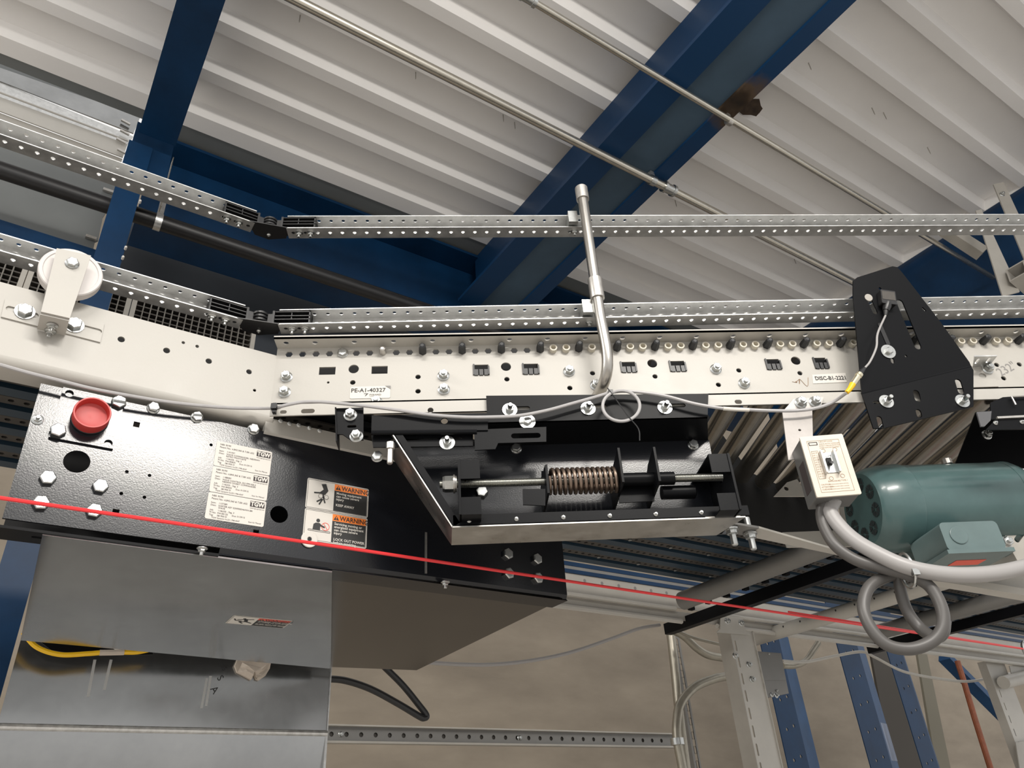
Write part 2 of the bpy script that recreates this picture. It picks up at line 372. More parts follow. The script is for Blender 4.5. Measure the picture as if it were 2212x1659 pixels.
b2 = ibeam('roof_beam', 'blue roof beam at the far right edge of the white deck, behind the cream straps', UV(3.70, -0.8, 3.52), UV(3.70, 2.5, 3.52), 0.10, 1.15, M['blue'], GB)
# ragged burnt hole at the deck edge, a pipe scar
hb = MB(); c = onZ(1622, 232, ZD - 0.004); random.seed(3)
hb.plate(Fr((0, 0, 0), U, -V), [(c.dot(U) + (0.05 + 0.02 * random.random()) * math.cos(t * 0.5236), -c.dot(V) + (0.03 + 0.02 * random.random()) * math.sin(t * 0.5236)) for t in range(12)], (), 0.002, -(ZD - 0.003))
o = hb.build('burnt_edge', mat('charred_paint', (0.05, 0.032, 0.02), 0.8, var=0.5, vscale=25), ceil_, 0)
be = thing('edge_beam', 'deep blue edge beam along the far side of the deck, behind the hinged rails', 'beam', UV(1.8, 2.62, 3.72), GB)
for (n, v0, v1, z0, z1) in (('top_flange', 2.47, 2.75, 4.175, 4.19), ('web', 2.60, 2.615, 3.80, 4.175), ('bottom_flange', 2.50, 2.72, 3.78, 3.80)):
    MB().box(FU(v0), 0.06, 3.6, z0, z1, -(v1 - v0), 0.0).build(n, M['blue'], be, 0)
# column
col_ = thing('steel_column', 'blue steel column standing behind the conveyor at the left', 'column', UV(0.007, 2.30, 0.0))
MB().box(FU(2.25), -0.033, 0.047, 0.0, ZB, -0.012, 0.0).build('flange', M['blue'], col_, 0)
MB().box(FU(2.262), 0.003, 0.011, 0.0, ZB, -0.14, 0.0).build('web', M['blue'], col_, 0)
MB().box(FU(2.402), -0.033, 0.047, 0.0, ZB, -0.012, 0.0).build('flange', M['blue'], col_, 0)
f_ = FU(2.262)
MB().plate(f_, [f_.px(298, 262), f_.px(378, 305), f_.px(352, 420), f_.px(258, 400)], (), 0.010).build('gusset_plate', M['blue'], col_, 0)
MB().box(FU(2.255), 0.1185, 0.1215, 3.62, 3.87, -0.03, 0.004).build('stiffener_edge', M['conduit'], col_, 0)
for (px, py) in ((302, 437), (271, 537), (265, 558)):
    a, b = FU(2.24).px(px, py); MB().lathe(FU(2.24).w(a, b), -V, [(-0.004, 0.0042), (0.010, 0.0042), (0.012, 0.003)], 8).build('bolt_end', M['white'], col_, 0.5)
# ------------------------------------------------------------------ sheets and purlins beyond the column
def sheet(name, label, cat, fr, outer, m, t=0.004):
    o = MB().plate(fr, outer, (), t).build(name, m, None, 0); return tag(o, label, cat)
fp = FU(2.70)
gp = thing('grey_sheet_panel', 'large grey sheet panel left of the blue column, behind the black pipe', 'panel', fp.w(-0.4, 3.70))
MB().plate(fp, [fp.px(-60, 255), fp.px(262, 372), fp.px(232, 455), fp.px(222, 470), fp.px(212, 520), fp.px(205, 523), fp.px(200, 546), fp.px(-60, 468)], (), 0.006).build('sheet', M['greyp'], gp, 0)
for p in ((195, 517), (232, 416)):
    a, b = fp.px(*p); MB().bar(fp.w(a - 0.018, b, 0.012), fp.w(a + 0.02, b, 0.012), 0.012, 0.012).build('bolt', M['dull'], gp, 0)
pu = thing('galvanised_purlin', 'bright galvanised purlin at the left edge under the deck', 'purlin', fp.w(-0.4, 4.15))
for (n, pts, m, c) in (('upper_face', [(-60, 165), (285, 305), (272, 322), (-60, 200)], 'galv', 0.03), ('lower_face', [(-60, 202), (272, 324), (262, 352), (-60, 232)], 'cream', 0.036),
                    ('bottom_web', [(-60, 232), (262, 352), (255, 374), (-60, 262)], 'beige', 0.026)):
    MB().plate(fp, [fp.px(*p) for p in pts], (), 0.006, c).build(n, M[m], pu, 0)
MB().tube([fp.w(*fp.px(-60, 198), 0.05), fp.w(*fp.px(272, 322), 0.05)], 0.004, 8).build('rib', M['cream'], pu)
for p in ((268, 282), (266, 304), (258, 322), (260, 345)):
    a, b = fp.px(*p); MB().bar(fp.w(a - 0.02, b + 0.004, 0.05), fp.w(a + 0.016, b - 0.004, 0.05), 0.009, 0.009).build('bolt', M['dull'], pu, 0)
ug = thing('grey_edge_channel', 'dull grey channel along the deck edge at upper left', 'channel', fp.w(-0.4, 4.3))
MB().plate(fp, [fp.px(-60, 90), fp.px(310, 236), fp.px(300, 262), fp.px(-60, 140)], (), 0.006, 0.02).build('upper_band', M['greyp'], ug, 0)
MB().plate(fp, [fp.px(-60, 140), fp.px(300, 264), fp.px(285, 300), fp.px(-60, 166)], (), 0.006, 0.035).build('lower_band', M['pan'], ug, 0)
lb = MB().plate(FU(2.62), [FU(2.62).px(-60, 455), FU(2.62).px(225, 545), FU(2.62).px(215, 585), FU(2.62).px(-60, 500)], (), 0.02).build('blue_girt', M['blue'], None, 0)
tag(lb, 'blue horizontal girt below the grey sheet panel at the left', 'beam')
fd = FU(2.95)
dn = MB().plate(fd, [fd.px(262, 470), fd.px(700, 560), fd.px(1260, 720), fd.px(1260, 800), fd.px(500, 800), fd.px(215, 690)], (), 0.01).build('dark_sheet_panel', M['navy'], None, 0)
tag(dn, 'dark navy sheet panel behind the hinged guide rails, right of the column', 'panel')
# grilles behind the left frame
def grille(label, pts_u0, u1, z0, z1, grp='dark grilles'):
    t = thing('grille_panel', label, 'grille', FU(2.5).w(pts_u0, z0), grp)
    f = FU(2.5)
    MB().box(f, pts_u0, u1, z0, z1, -0.05, -0.045).build('backing', M['hollow'], t, 0)
    b = MB(); n = int((u1 - pts_u0) / 0.0235)
    for i in range(1, n): a = pts_u0 + (u1 - pts_u0) * i / n; b.box(f, a - 0.002, a + 0.002, z0, z1, -0.03, 0.0)
    b.build('vertical_bars', M['grl'], t, 0)
    b = MB(); n = max(2, int((z1 - z0) / 0.021))
    for i in range(1, n): a = z0 + (z1 - z0) * i / n; b.box(f, pts_u0, u1, a - 0.0025, a + 0.0025, -0.036, -0.002)
    b.build('horizontal_bars', M['slatbr'], t, 0)
    for x0 in (pts_u0 - 0.016, u1): MB().box(f, x0, x0 + 0.016, z0 - 0.02, z1, -0.02, 0.006).build('side_frame', M['beige'], t, 0)
    MB().box(f, pts_u0, u1, z0 - 0.02, z0, -0.02, 0.006).build('bottom_frame', M['beige'], t, 0)
    return t
grille('dark ventilation grille at the left edge behind the white idler wheel', -0.52, -0.225, 3.05, 3.42)
grille('narrow dark grille between the idler wheel and the blue column', -0.19, 0.10, 3.05, 3.42)
grille('long dark grille above the bend in the cream frame', 0.135, 0.545, 3.05, 3.42)
# black iron pipe with its clamp
bp_ = thing('sprinkler_pipe', 'black iron sprinkler pipe running behind the upper guide rail', 'pipe', UV(0, 2.42, 3.69))
MB().tube([UV(-0.9, 2.42, 3.69), UV(1.9, 2.42, 3.69)], 0.031, 20).build('pipe', M['pipe'], bp_)
cu = UV(0.132, 2.42, 3.69)
MB().lathe(cu - U * 0.012, U, [(0, 0.0345), (0.024, 0.0345)], 20).build('clamp_band', M['galv'], bp_)
MB().bar(cu + Z * 0.03 - V * 0.01, cu + Z * 0.095 - V * 0.01, 0.022, 0.006, V).build('clamp_strap', M['galv'], bp_, 0)
# conduits under the deck
def conduit_run(label, p0, p1, r, fit):
    t = thing('ceiling_conduit', label, 'conduit', p0, 'steel conduits under the deck')
    MB().tube([p0, p1], r, 14).build('tube', M['conduit'], t)
    d = (p1 - p0).normalized()
    for q in fit:
        c = p0 + d * (q - p0).dot(d)
        MB().lathe(c - d * 0.03, d, [(0, r * 1.5), (0.012, r * 1.5), (0.013, r * 1.25), (0.047, r * 1.25), (0.048, r * 1.5), (0.06, r * 1.5)], 14).build('coupling', M['zinc'], t)
    return t, d
t, d = conduit_run('thick steel conduit crossing the deck from top left to the black bracket', UV(-0.3, 1.4145, 3.84), UV(3.64, 1.4145, 3.84), 0.0165, [onZ(1447, 405, 3.84)])
c = onZ(1409, 390, 3.84)
MB().lathe(c - d * 0.012, d, [(0, 0.021), (0.024, 0.021)], 14).build('clamp', M['zinc'], t)
MB().bar(c + Z * 0.0, c + Z * 0.045, 0.02, 0.02, U).build('clamp_foot', M['galv'], t, 0)
t, d = conduit_run('thin steel conduit on the right, passing the burnt patch on the beam', UV(0.2, 1.046, 3.84), UV(3.64, 1.046, 3.84), 0.0115, [onZ(1136, 2, 3.84)])
c = onZ(1575, 262, 3.84)
MB().lathe(c - d * 0.01, d, [(0, 0.016), (0.02, 0.016)], 12).build('clamp', M['dull'], t)
MB().bar(c, c + Z * 0.036, 0.016, 0.016, U).build('clamp_foot', M['dull'], t, 0)
# cream hanger straps at the right edge
def strap(label, pts, y, th=0.006, boltpx=None):
    f = FY(y); t = thing('hanger_strap', label, 'strap', f.w(*f.px(*pts[-1])), 'cream hanger straps')
    MB().plate(f, [f.px(*p) for p in pts], (), th).build('flat_bar', M['beige'], t, 0)
    if boltpx: a, b = f.px(*boltpx); bolt('nut', f, a, b, t)
strap('cream hanger strap bolted below the deck at the right edge', [(2146, 398), (2168, 393), (2260, 590), (2230, 600)], 2.3, boltpx=(2164, 420))
strap('second cream hanger strap hanging between the two guide rails at right', [(2108, 455), (2120, 452), (2203, 630), (2166, 640)], 2.25)
f = FY(2.45); t = thing('cream_crossbar', 'short cream square bar behind the hanger straps at right', 'bar', f.w(*f.px(2100, 530)))
MB().bar(f.w(*f.px(2040, 495)), f.w(*f.px(2122, 548)), 0.05, 0.05).build('bar', M['beige'], t, 0.3)
f = FY(2.2)
t = thing('cream_tube_end', 'open cream square tube end at the right edge between the rails', 'tube', f.w(*f.px(2205, 600)))
c = f.w(*f.px(2196, 585)); dd = (X * 0.7 - Z * 0.25 + Y * 0.4).normalized()
b = MB(); s1 = dd.cross(Z).normalized(); s2 = s1.cross(dd)
for (x0, x1, y0, y1) in ((-0.036, 0.036, 0.030, 0.036), (-0.036, 0.036, -0.036, -0.030), (-0.036, -0.030, -0.030, 0.030), (0.030, 0.036, -0.030, 0.030)):
    b.sweep([(x0, y0), (x1, y0), (x1, y1), (x0, y1)], c, c + dd * 0.25, s1, s2)
b.build('tube', M['beige'], t, 0)
# ------------------------------------------------------------------ spur conveyor side frame
YW, YL = 1.22, 1.18
W = FY(YW)
XR = 1.62
sf = thing('conveyor_side_frame', 'cream painted steel side frame of the straight spur conveyor, full of holes', 'conveyor frame', (0.4, YW, 2.28))
RH = -0.311; STEP = 0.0254; ZR = 2.4335
holes = []
patt = {}
NI = 76
for i in range(NI):
    if i in (4,): patt[i] = 'bolt'
    elif i == 7: patt[i] = 'pin'
    elif i >= 10 and (i - 10) % 3 == 0: patt[i] = 'cap'
    elif i < 20: patt[i] = 'hole'
    else: patt[i] = 'axle'
for i in range(-1, NI):
    if i == -1: continue
    holes.append([(RH + STEP * i + x, ZR + y) for x, y in hexprof(0.0071)] if patt[i] in ('hole',) else circ(RH + STEP * i, ZR, 0.0058, 10))
win = [(690, 724, 793, 809), (803, 837, 791, 807), (1023, 1056, 788, 810), (1129, 1164, 786, 808), (1340, 1375, 782, 804), (1445, 1482, 780, 802), (1652, 1688, 776, 798), (1755, 1790, 773, 796), (2230, 2262, 765, 788)]
winr = []
for (x0, x1, y0, y1) in win:
    a0, b1 = W.px(x0, y0); a1, b0 = W.px(x1, y1); winr.append((a0, a1, b0, b1)); holes.append([(a0, b0), (a1, b0), (a1, b1), (a0, b1)])
for p in ((764, 797), (1093, 792), (1409, 785), (1719, 779)): holes.append(circ(*W.px(*p), 0.0098, 18))
for p in ((762, 826), (903, 814), (903, 845), (1095, 819), (1280, 806), (1231, 838), (1415, 813), (1596, 800), (1552, 831), (1728, 806), (2153, 788), (2202, 787), (2168, 817)): holes.append(circ(*W.px(*p), 0.0052, 12))
holes.append(circ(*W.px(709, 826), 0.0026, 8))
ZW0, ZW1 = 2.302, 2.447
MB().plate(W, [(-0.334, ZW0), (XR, ZW0), (XR, ZW1), (-0.334, ZW1)], holes, 0.003).build('web', M['cream'], sf, 0)
# top flange with holes, seen from below
F1 = Fr((0, 0, ZW1), X, Y)
hs = []
x = -0.3; k = 0
for px in (617, 680): hs.append(circ(onZ(px, 739, ZW1).x, 1.203, 0.0055, 12))
x0 = onZ(765, 738, ZW1).x
for k in range(25):
    if x0 + 0.0745 * k < XR - 0.02: hs.append(circ(x0 + 0.0745 * k, 1.203, 0.0055, 12))
MB().plate(F1, [(-0.334, 1.186), (XR, 1.186), (XR, YW), (-0.334, YW)], hs, 0.003, 0.003).build('top_flange', M['cream'], sf, 0)
MB().box(FY(1.186), -0.334, XR, ZW1, ZW1 + 0.006, -0.003, 0.0).build('top_lip', M['cream'], sf, 0)
MB().box(FY(YL), -0.322, XR, ZW0 - 0.003, ZW0, -(YW - YL), 0.0).build('bottom_flange', M['cream'], sf, 0)
LP = FY(YL)
lh = [slot(*LP.px(665, 888), 0.024, 0.009), circ(*LP.px(930, 886), 0.0055, 10), slot(*LP.px(1595, 868), 0.014, 0.009), slot(*LP.px(612, 890), 0.012, 0.007)]
MB().plate(LP, [(-0.322, 2.276), (XR, 2.276), (XR, ZW0), (-0.322, ZW0)], lh, 0.003).build('bottom_lip', M['cream'], sf, 0)
MB().box(FY(1.30), -0.30, XR, 2.345, 2.52, -0.003, 0.0).build('dark_hole_backing', M['hollow'], sf, 0)  # added dark sheet that makes the web holes read black
# hex caps, nylon axle ends
capm = MB().lathe((0, 0, -0.004), Z, [(0, 0.0080), (0.014, 0.0080), (0.016, 0.0072), (0.026, 0.0064), (0.028, 0.0035)], 6).mesh('axle_cap', 0.4); capm.materials.append(M['cap'])
axm = MB().lathe((0, 0, -0.004), Z, [(0, 0.0076), (0.014, 0.0076), (0.0145, 0.0050), (0.005, 0.0045)], 12).mesh('axle_end', 0.5); axm.materials.append(M['axle'])
for i in range(NI):
    a = RH + STEP * i; p = patt[i]
    if p == 'cap' and a < XR - 0.02: link('axle_cap', capm, sf, W.mat(a, ZR, 0))
    elif p == 'axle' and a < XR - 0.02: link('axle_end', axm, sf, W.mat(a, ZR - 0.001, 0) @ Matrix.Rotation(random.random() * 6, 4, 'Z'))
    elif p == 'pin': MB().lathe(W.w(a, ZR, -0.003), -Y, [(0, 0.007), (0.008, 0.007), (0.018, 0.0055), (0.0195, 0.003)], 8).build('axle_pin', M['dull'], sf, 0.4)
    elif p == 'bolt': bolt('hexhead', W, a, ZR, sf)
# black three-fin inserts in the windows
for j, (a0, a1, b0, b1) in enumerate(winr):
    if j < 2: continue
    t = MB(); hgt = (b1 - b0)
    w3 = (a1 - a0) / 3
    for k in range(3):
        t.box(W, a0 + w3 * k + 0.0008, a0 + w3 * (k + 1) - 0.0012, b0 - 0.001, b0 + hgt * 0.5, -0.02, 0.0025)
    t.box(W, a0 - 0.0015, a0 + 0.0015, b0, b1, -0.02, 0.003); t.box(W, a1 - 0.0015, a1 + 0.0015, b0, b0 + hgt * 0.8, -0.02, 0.004)
    t.build('window_insert', M['plastic'], sf, 0)
bolts_px('nut', W, [(619, 815), (615, 848), (958, 812), (959, 842), (1229, 803), (1287, 833), (1546, 798), (1607, 829), (813, 869)], sf)
# stickers on the web
def sticker(fr, pts, m, parent, c=0.0009, name='sticker'):
    return quad(fr, [fr.px(*p) for p in pts], m, parent, c, name)
a0, b1 = W.px(757, 836); a1, b0 = W.px(843, 860)
s1 = MB().plate(W, rrect(a0, b0, a1, b1, 0.003), (), 0.0006, 0.0009).build('name_sticker', M['white'], sf, 0)
s1['label'] = 'white sticker reading PE-A1-40327'
letters('PE-A1-40327', W, a0 + 0.0015, b1 - 0.0125, 0.0120, M['ink'], s1, 0.0013, bold=0.0002, sx=1.0)
letters('PYRAMID', W, a0 + 0.036, b1 - 0.0205, 0.0052, M['ink'], s1, 0.0013)
MB().plate(W, [(a0 + 0.026, b1 - 0.0155), (a0 + 0.034, b1 - 0.0155), (a0 + 0.029, b1 - 0.021), (a0 + 0.0275, b1 - 0.021), (a0 + 0.031, b1 - 0.0165), (a0 + 0.0255, b1 - 0.0165)], (), 0.0002, 0.0013).build('emblem', M['ink'], s1, 0)
letters('CONTROLS, INC.', W, a0 + 0.036, b1 - 0.0225, 0.0022, M['inkg'], s1, 0.0013)
MB().plate(W, [(a1 - 0.010, b1 + 0.0002), (a1 + 0.0002, b1 - 0.007), (a1 + 0.0002, b1 + 0.0002)], (), 0.0003, 0.0016).build('curled_corner', M['inkl'], s1, 0)
pts = [(1754, 810), (1826, 806), (1829, 826), (1756, 829)]
s2 = sticker(W, pts, M['white'], sf, name='name_sticker'); s2['label'] = 'white sticker reading DISC-B1-2221'
a, b = W.px(1754, 810); letters('DISC-B1-2221', W, a + 0.003, b - 0.0128, 0.0122, M['ink'], s2, 0.0013, sx=0.90, bold=0.0003)
a, b = W.px(2163, 813); letters('232"', W, a, b, 0.026, M['inkl'], sf, 0.0004, rot=0.42, name='pencil_mark')
# scribble mark
random.seed(11)
a, b = W.px(1712, 826); q = [W.w(a + 0.0035 * k + random.uniform(-0.006, 0.006), b + random.uniform(-0.011, 0.011), 0.0006) for k in range(9)]
MB().tube(spline(q, 4), 0.0004, 4).build('scribble_mark', M['inkb'], sf)
# carrying rollers of the spur
rolls = []
for i in range(10, NI, 3):
    xx = RH + STEP * i
    y1 = (1.235 + 0.5 * 0.0 - xx * V.x) / V.y    # ends on the main line
    if xx > XR: break
    y1 = min(y1, 2.3)
    if y1 < 1.36: continue
    t = thing('carrying_roller', 'zinc carrying roller of the spur conveyor, seen from below behind the cream lip', 'roller', (xx, 1.31, ZR), 'spur conveyor rollers')
    MB().lathe((xx, 1.31, ZR + 0.006), Y, [(0, 0.010), (0, 0.0235), (y1 - 1.33, 0.0235), (y1 - 1.33, 0.010)], 20).build('roller_tube', M['roller'], t)
    MB().lathe((xx, 1.223, ZR), Y, [(0, 0.005), (y1 - 1.225, 0.005)], 6).build('axle', M['dull'], t, 0)
    rolls.append(t)
# ------------------------------------------------------------------ main line frame at the left (30 degrees to the spur)
VF = 1.224; ML = FU(VF)
mf = thing('conveyor_side_frame', 'smooth cream main line side frame bending away at the left, under the white wheel', 'conveyor frame', ML.w(0.0, 2.28))
hh = [circ(*ML.px(*p), r, 14) for p, r in (((262, 733), 0.0058), ((360, 757), 0.0058), ((451, 780), 0.0056), ((538, 803), 0.0052), ((396, 740), 0.003), ((426, 748), 0.0032), ((550, 843), 0.003))]
MB().plate(ML, [(-0.62, 2.300), (0.327, 2.300), (0.327, 2.431), (-0.62, 2.431)], hh, 0.003).build('web', M['cream'], mf, 0)
pr = []
for k in range(7): t = math.pi / 2 * k / 6; pr.append((0.014 - 0.014 * math.cos(t), 2.300 - 0.016 * math.sin(t)))
prof = [(p[0], p[1]) for p in pr] + [(0.050, 2.284)]; prof = prof + [(0.050, 2.287)] + [(p[0] + 0.002, p[1] + 0.003) for p in pr[::-1]]
MB().sweep(prof, UV(-0.62, VF, 0), UV(0.327, VF, 0), V, Z).build('bottom_flange', M['cream'], mf, 0.7)
ext = MB().sweep([(0.004, 2.268), (0.012, 2.262), (0.018, 2.262), (0.018, 2.297), (0.004, 2.297)], UV(0.315, VF, 0), UV(0.62, VF, 0), V, Z).build('frame_extension', M['cream'], mf, 0)
fx = FU(VF + 0.004)
for p in ((606, 910), (625, 916), (645, 919), (668, 925), (690, 931)):
    a, b = fx.px(*p); bolt('tiny', fx, a, b, ext)
MB().box(FU(VF + 0.06), -0.62, 0.30, 2.33, 2.425, -0.003, 0.0).build('web_backing', M['hollow'], mf, 0)  # dark sheet standing behind the web holes
# idler wheel on its bracket
iw = thing('idler_wheel', 'white idler wheel on a bent cream strap bracket at the left', 'wheel', ML.w(-0.16, 2.39))
bpts = [ML.px(*p) for p in ((11, 647), (225, 700), (216, 741), (2, 686))]
a1_, b1_ = ML.px(52, 677); a2_, b2_ = ML.px(187, 712); ang = math.atan2(b2_ - b1_, a2_ - a1_)
MB().plate(ML, bpts, [slot(*ML.px(48, 676), 0.046, 0.010, ang), slot(*ML.px(187, 711), 0.046, 0.010, ang)], 0.003, 0.003).build('base_plate', M['cream'], iw, 0)
bolt('wash', ML, *ML.px(53, 676), iw, 0.003); bolt('wash', ML, *ML.px(160, 705), iw, 0.003)
for p in ((53, 676), (160, 705)):
    a, b = ML.px(*p); bolt('head2', ML, a, b, iw, 0.005)
SP = FU(1.176)
st = [SP.px(*p) for p in ((122, 539), (196, 555), (150, 690), (88, 676))]
MB().plate(SP, st, (), 0.004, 0.004).build('strap', M['cream'], iw, 0)
a0, b0 = SP.px(88, 676); a1, b1 = SP.px(150, 690); zf = (b0 + b1) / 2
MB().hexa([SP.w(a0, b0 - 0.003), SP.w(a1, b1 - 0.003), ML.w(a1, b1 - 0.003, 0.003), ML.w(a0, b0 - 0.003, 0.003), SP.w(a0, b0), SP.w(a1, b1), ML.w(a1, b1, 0.003), ML.w(a0, b0, 0.003)]).build('strap_foot', M['cream'], iw, 0)
FF = Fr((0, 0, zf - 0.003), U, -V)
for p in ((113, 703), (109, 715)):
    q = onZ(*p, zf - 0.004); link('bolt', BM['small'], iw, Matrix.Translation(q) @ Matrix.Rotation(math.pi, 4, 'X'))
WP = FU(1.196); wa, wb_ = WP.px(153, 590)
wh = MB().lathe(WP.w(wa, wb_, -0.014), WP.n, [(0, 0.046), (0.003, 0.0475), (0.017, 0.0475), (0.019, 0.046), (0.019, 0.041), (0.0175, 0.0400)], 48).build('wheel', M['wheel'], iw, 0.35)
bolt('hexhead', SP, *SP.px(155, 573), iw, 0.0045)
# ------------------------------------------------------------------ hinged guide rails
def rail(parent, p0, p1, side, h=0.033, d=0.030, nstart=0.012, skip=0.0):
    """C-channel, open towards -side; p0,p1 = lower near edge."""
    p0 = Vector(p0); p1 = Vector(p1); L = (p1 - p0).length; e = (p1 - p0).normalized()
    fb = Fr(p0, e, side)                        # flange plane
    hs = [circ(x, d * 0.50, 0.0040, 10) for x in [nstart + STEP * k for k in range(int((L - nstart - 0.004) / STEP) + 1)]]
    hw = [slot(x, h * 0.45, 0.012, 0.0045, 0.25, 3) for x in [nstart + STEP * k for k in range(int((L - nstart - 0.01) / STEP))]]
    o = [(0, 0), (L, 0), (L, d), (0, d)]
    flip = 1 if fb.n.z > 0 else -1
    MB().plate(fb, o, hs, 0.0018, 0.0009 * flip).build('lower_flange', M['rail'], parent, 0)
    ft = Fr(p0 + Z * h, e, side); MB().plate(ft, o, hs, 0.0018, 0.0009 * flip).build('upper_flange', M['rail'], parent, 0)
    fw = Fr(p0 + side * d, e, Z); MB().plate(fw, [(0, -0.0005), (L, -0.0005), (L, h + 0.0005), (0, h + 0.0005)], (), 0.0018).build('rail_web', M['rail'], parent, 0)
    if skip: pass
def hinge(parent, p, e1, s1, e2, s2, h=0.033, d=0.030):
    """plastic hinge: an insert in each channel end and a stack of knuckles between; e points away from the knuckle"""
    for e, s in ((e1, s1), (e2, s2)):
        t = MB(); L0, L1 = 0.022, 0.092
        f = Fr(p + s * 0.002, e, Z)
        sg = 1 if f.n.dot(s) < 0 else -1
        def bx(a0, a1, b0, b1, c0, c1): t.box(f, a0, a1, b0, b1, c0 * sg, c1 * sg)
        bx(L0, L1, 0.003, h - 0.003, -0.026, -0.016)
        for z0 in (0.002, 0.0115, 0.0195, h - 0.004): bx(L0, L1, z0, z0 + 0.0018, -0.02, 0.0)
        bx(L0, L0 + 0.004, 0.002, h - 0.002, -0.02, 0.002); bx(L1 - 0.0025, L1, 0.002, h - 0.002, -0.02, 0.0); bx((L0 + L1) / 2 - 0.0008, (L0 + L1) / 2 + 0.0008, 0.012, 0.028, -0.02, -0.001)
        bx(0.008, L0, 0.001, h - 0.002, -0.020, -0.008)
        t.build('hinge_insert', M['plastic'], parent, 0)
        fb = Fr(p + s * 0.015, e, s)
        for L in (0.058, 0.082):
            link('bolt', BM['small'], parent, Matrix.Translation(p + e * L + s * 0.015 - Z * 0.001) @ Matrix.Rotation(math.pi, 4, 'X'))
    c = p + (s1 + s2).normalized() * 0.012
    k = MB()
    for i in range(4): k.lathe(c + Z * (0.002 + 0.0078 * i), Z, [(0, 0.0125), (0.001, 0.0145), (0.005, 0.0145), (0.006, 0.0125)], 20)
    k.build('hinge_knuckle', M['plastic'], parent, 0.5)
    b = MB(); pts = [p + e1 * 0.045 + s1 * 0.001, p + e1 * 0.020 + s1 * 0.034, p + (s1 + s2).normalized() * 0.036, p + e2 * 0.028 + s2 * 0.032, p + e2 * 0.040 + s2 * 0.001]
    b.prism([q - Z * 0.0005 for q in pts], -Z * -0.002); b.build('hinge_plate', M['plastic'], parent, 0)
    link('bolt', BM['tiny'], parent, Matrix.Translation(c + (s1 + s2).normalized() * 0.008 - Z * 0.001) @ Matrix.Rotation(math.pi, 4, 'X'))
def guide_rail(label, hp, z_r0, z_r1, yr, vl, zl):
    t = thing('guide_rail', label, 'guide rail', hp, 'hinged galvanised guide rails')
    u0 = (hp - CAMP).dot(U)
    rail(t, Vector((hp.x + 0.034, yr, z_r0)), Vector((XR, yr, z_r1)), Y)
    rail(t, UV(-0.62, vl, zl), UV(hp.dot(U) - 0.030, vl, zl), V)
    hinge(t, Vector(hp), -U, V, X, Y)
    return t
hx = onY(583, 485, 1.19).x; H1 = Vector((hx, 1.19, 2.732)); v1 = H1.dot(V)
r1 = guide_rail('upper perforated galvanised guide rail with a black plastic hinge', H1, 2.732, 2.730, 1.19, v1, 2.732)
hx = onY(563, 680, 1.17).x; H2 = Vector((hx, 1.17, 2.469)); v2 = H2.dot(V)
r2 = guide_rail('lower perforated galvanised guide rail just above the cream frame', H2, 2.469, 2.485, 1.17, v2, 2.469)
# rail post
ps = thing('rail_post', 'bent steel pipe post holding both guide rails, planted in the cream web', 'post', (0.275, YW, 2.31))
PX = 0.284
path = spline([Vector((0.268, 1.222, 2.319)), Vector((0.277, 1.19, 2.326)), Vector((PX, 1.164, 2.345)), Vector((PX + 0.003, 1.154, 2.385)), Vector((PX, 1.152, 2.46))], 8)
path += [Vector((PX, 1.152, 2.80))]
MB().tube(path, 0.0107, 18).build('pipe', M['post'], ps)
MB().lathe((PX, 1.152, 2.772), Z, [(0, 0.0135), (0.034, 0.0135), (0.036, 0.0118)], 20).build('end_cap', M['dull'], ps)
MB().lathe((PX, 1.152, 2.505), Z, [(0, 0.0138), (0.002, 0.0142), (0.048, 0.0142), (0.050, 0.0125)], 20).build('sleeve', M['dull'], ps)
for (zz, yy) in ((2.733, 1.19), (2.476, 1.17)):
    MB().box(FY(yy), PX - 0.030, PX - 0.010, zz + 0.002, zz + 0.033, -0.026, 0.012).build('clamp_block', M['zinc'], ps, 0)
    link('bolt', BM['small'], ps, Matrix.Translation((PX - 0.016, yy + 0.014, zz - 0.001)) @ Matrix.Rotation(math.pi, 4, 'X'))
# ------------------------------------------------------------------ black divert plate under the main line
VP_ = 1.232; BP = FU(VP_)
dp = thing('divert_plate', 'glossy black steel side plate below the main line, carrying labels and a red cap', 'machine plate', BP.w(0.4, 2.03))
def sq(p, w): a, b = BP.px(*p); return rect(a, b, w, w)
hh = [circ(*BP.px(166, 997), 0.0185, 28), circ(*BP.px(603, 1111), 0.0155, 26), sq((295, 917), 0.0095), sq((250, 1106), 0.0095), sq((553, 1150), 0.0095)]
hh += [circ(*BP.px(*p), 0.0029, 8) for p in ((274, 1019), (323, 1027), (262, 1066), (312, 1074), (456, 961))]
ptop = [(-0.0365, 2.270), (0.62, 2.270), (0.62, 2.255), (0.975, 2.255), (0.975, 2.046), (-0.032, 2.046)]
ptop = [(-0.032, 2.046), (0.970, 2.046), (0.970, 2.20), (0.62, 2.235), (0.60, 2.270), (-0.0365, 2.270)]
MB().plate(BP, ptop, hh, 0.004).build('plate', M['black'], dp, 0)
zb_ = 2.034
MB().sweep([(0.0, 2.046), (0.004, 2.038), (0.0, 2.034), (0.055, 2.034), (0.055, 2.038), (0.006, 2.040), (0.004, 2.046)], UV(0.27, VP_, 0), UV(0.970, VP_, 0), V, Z).build('bottom_fold', M['black'], dp, 0.3)
f5 = FH(2.036)
q = [f5.px(-30, 1126), f5.px(400, 1165), f5.px(392, 1181), f5.px(-30, 1144)]
MB().plate(f5, [(-0.09, VP_), (0.27, VP_), (0.262, VP_ + 0.05), (-0.09, VP_ + 0.05)], [slot(0.02, VP_ + 0.022, 0.022, 0.009), slot(0.17, VP_ + 0.022, 0.022, 0.009)], 0.004).build('bottom_flange', M['blacksat'], dp, 0)
MB().box(BP, 0.640, 0.644, 2.05, 2.13, -0.0002, 0.002).build('weld_bead', M['dull'], dp, 0)
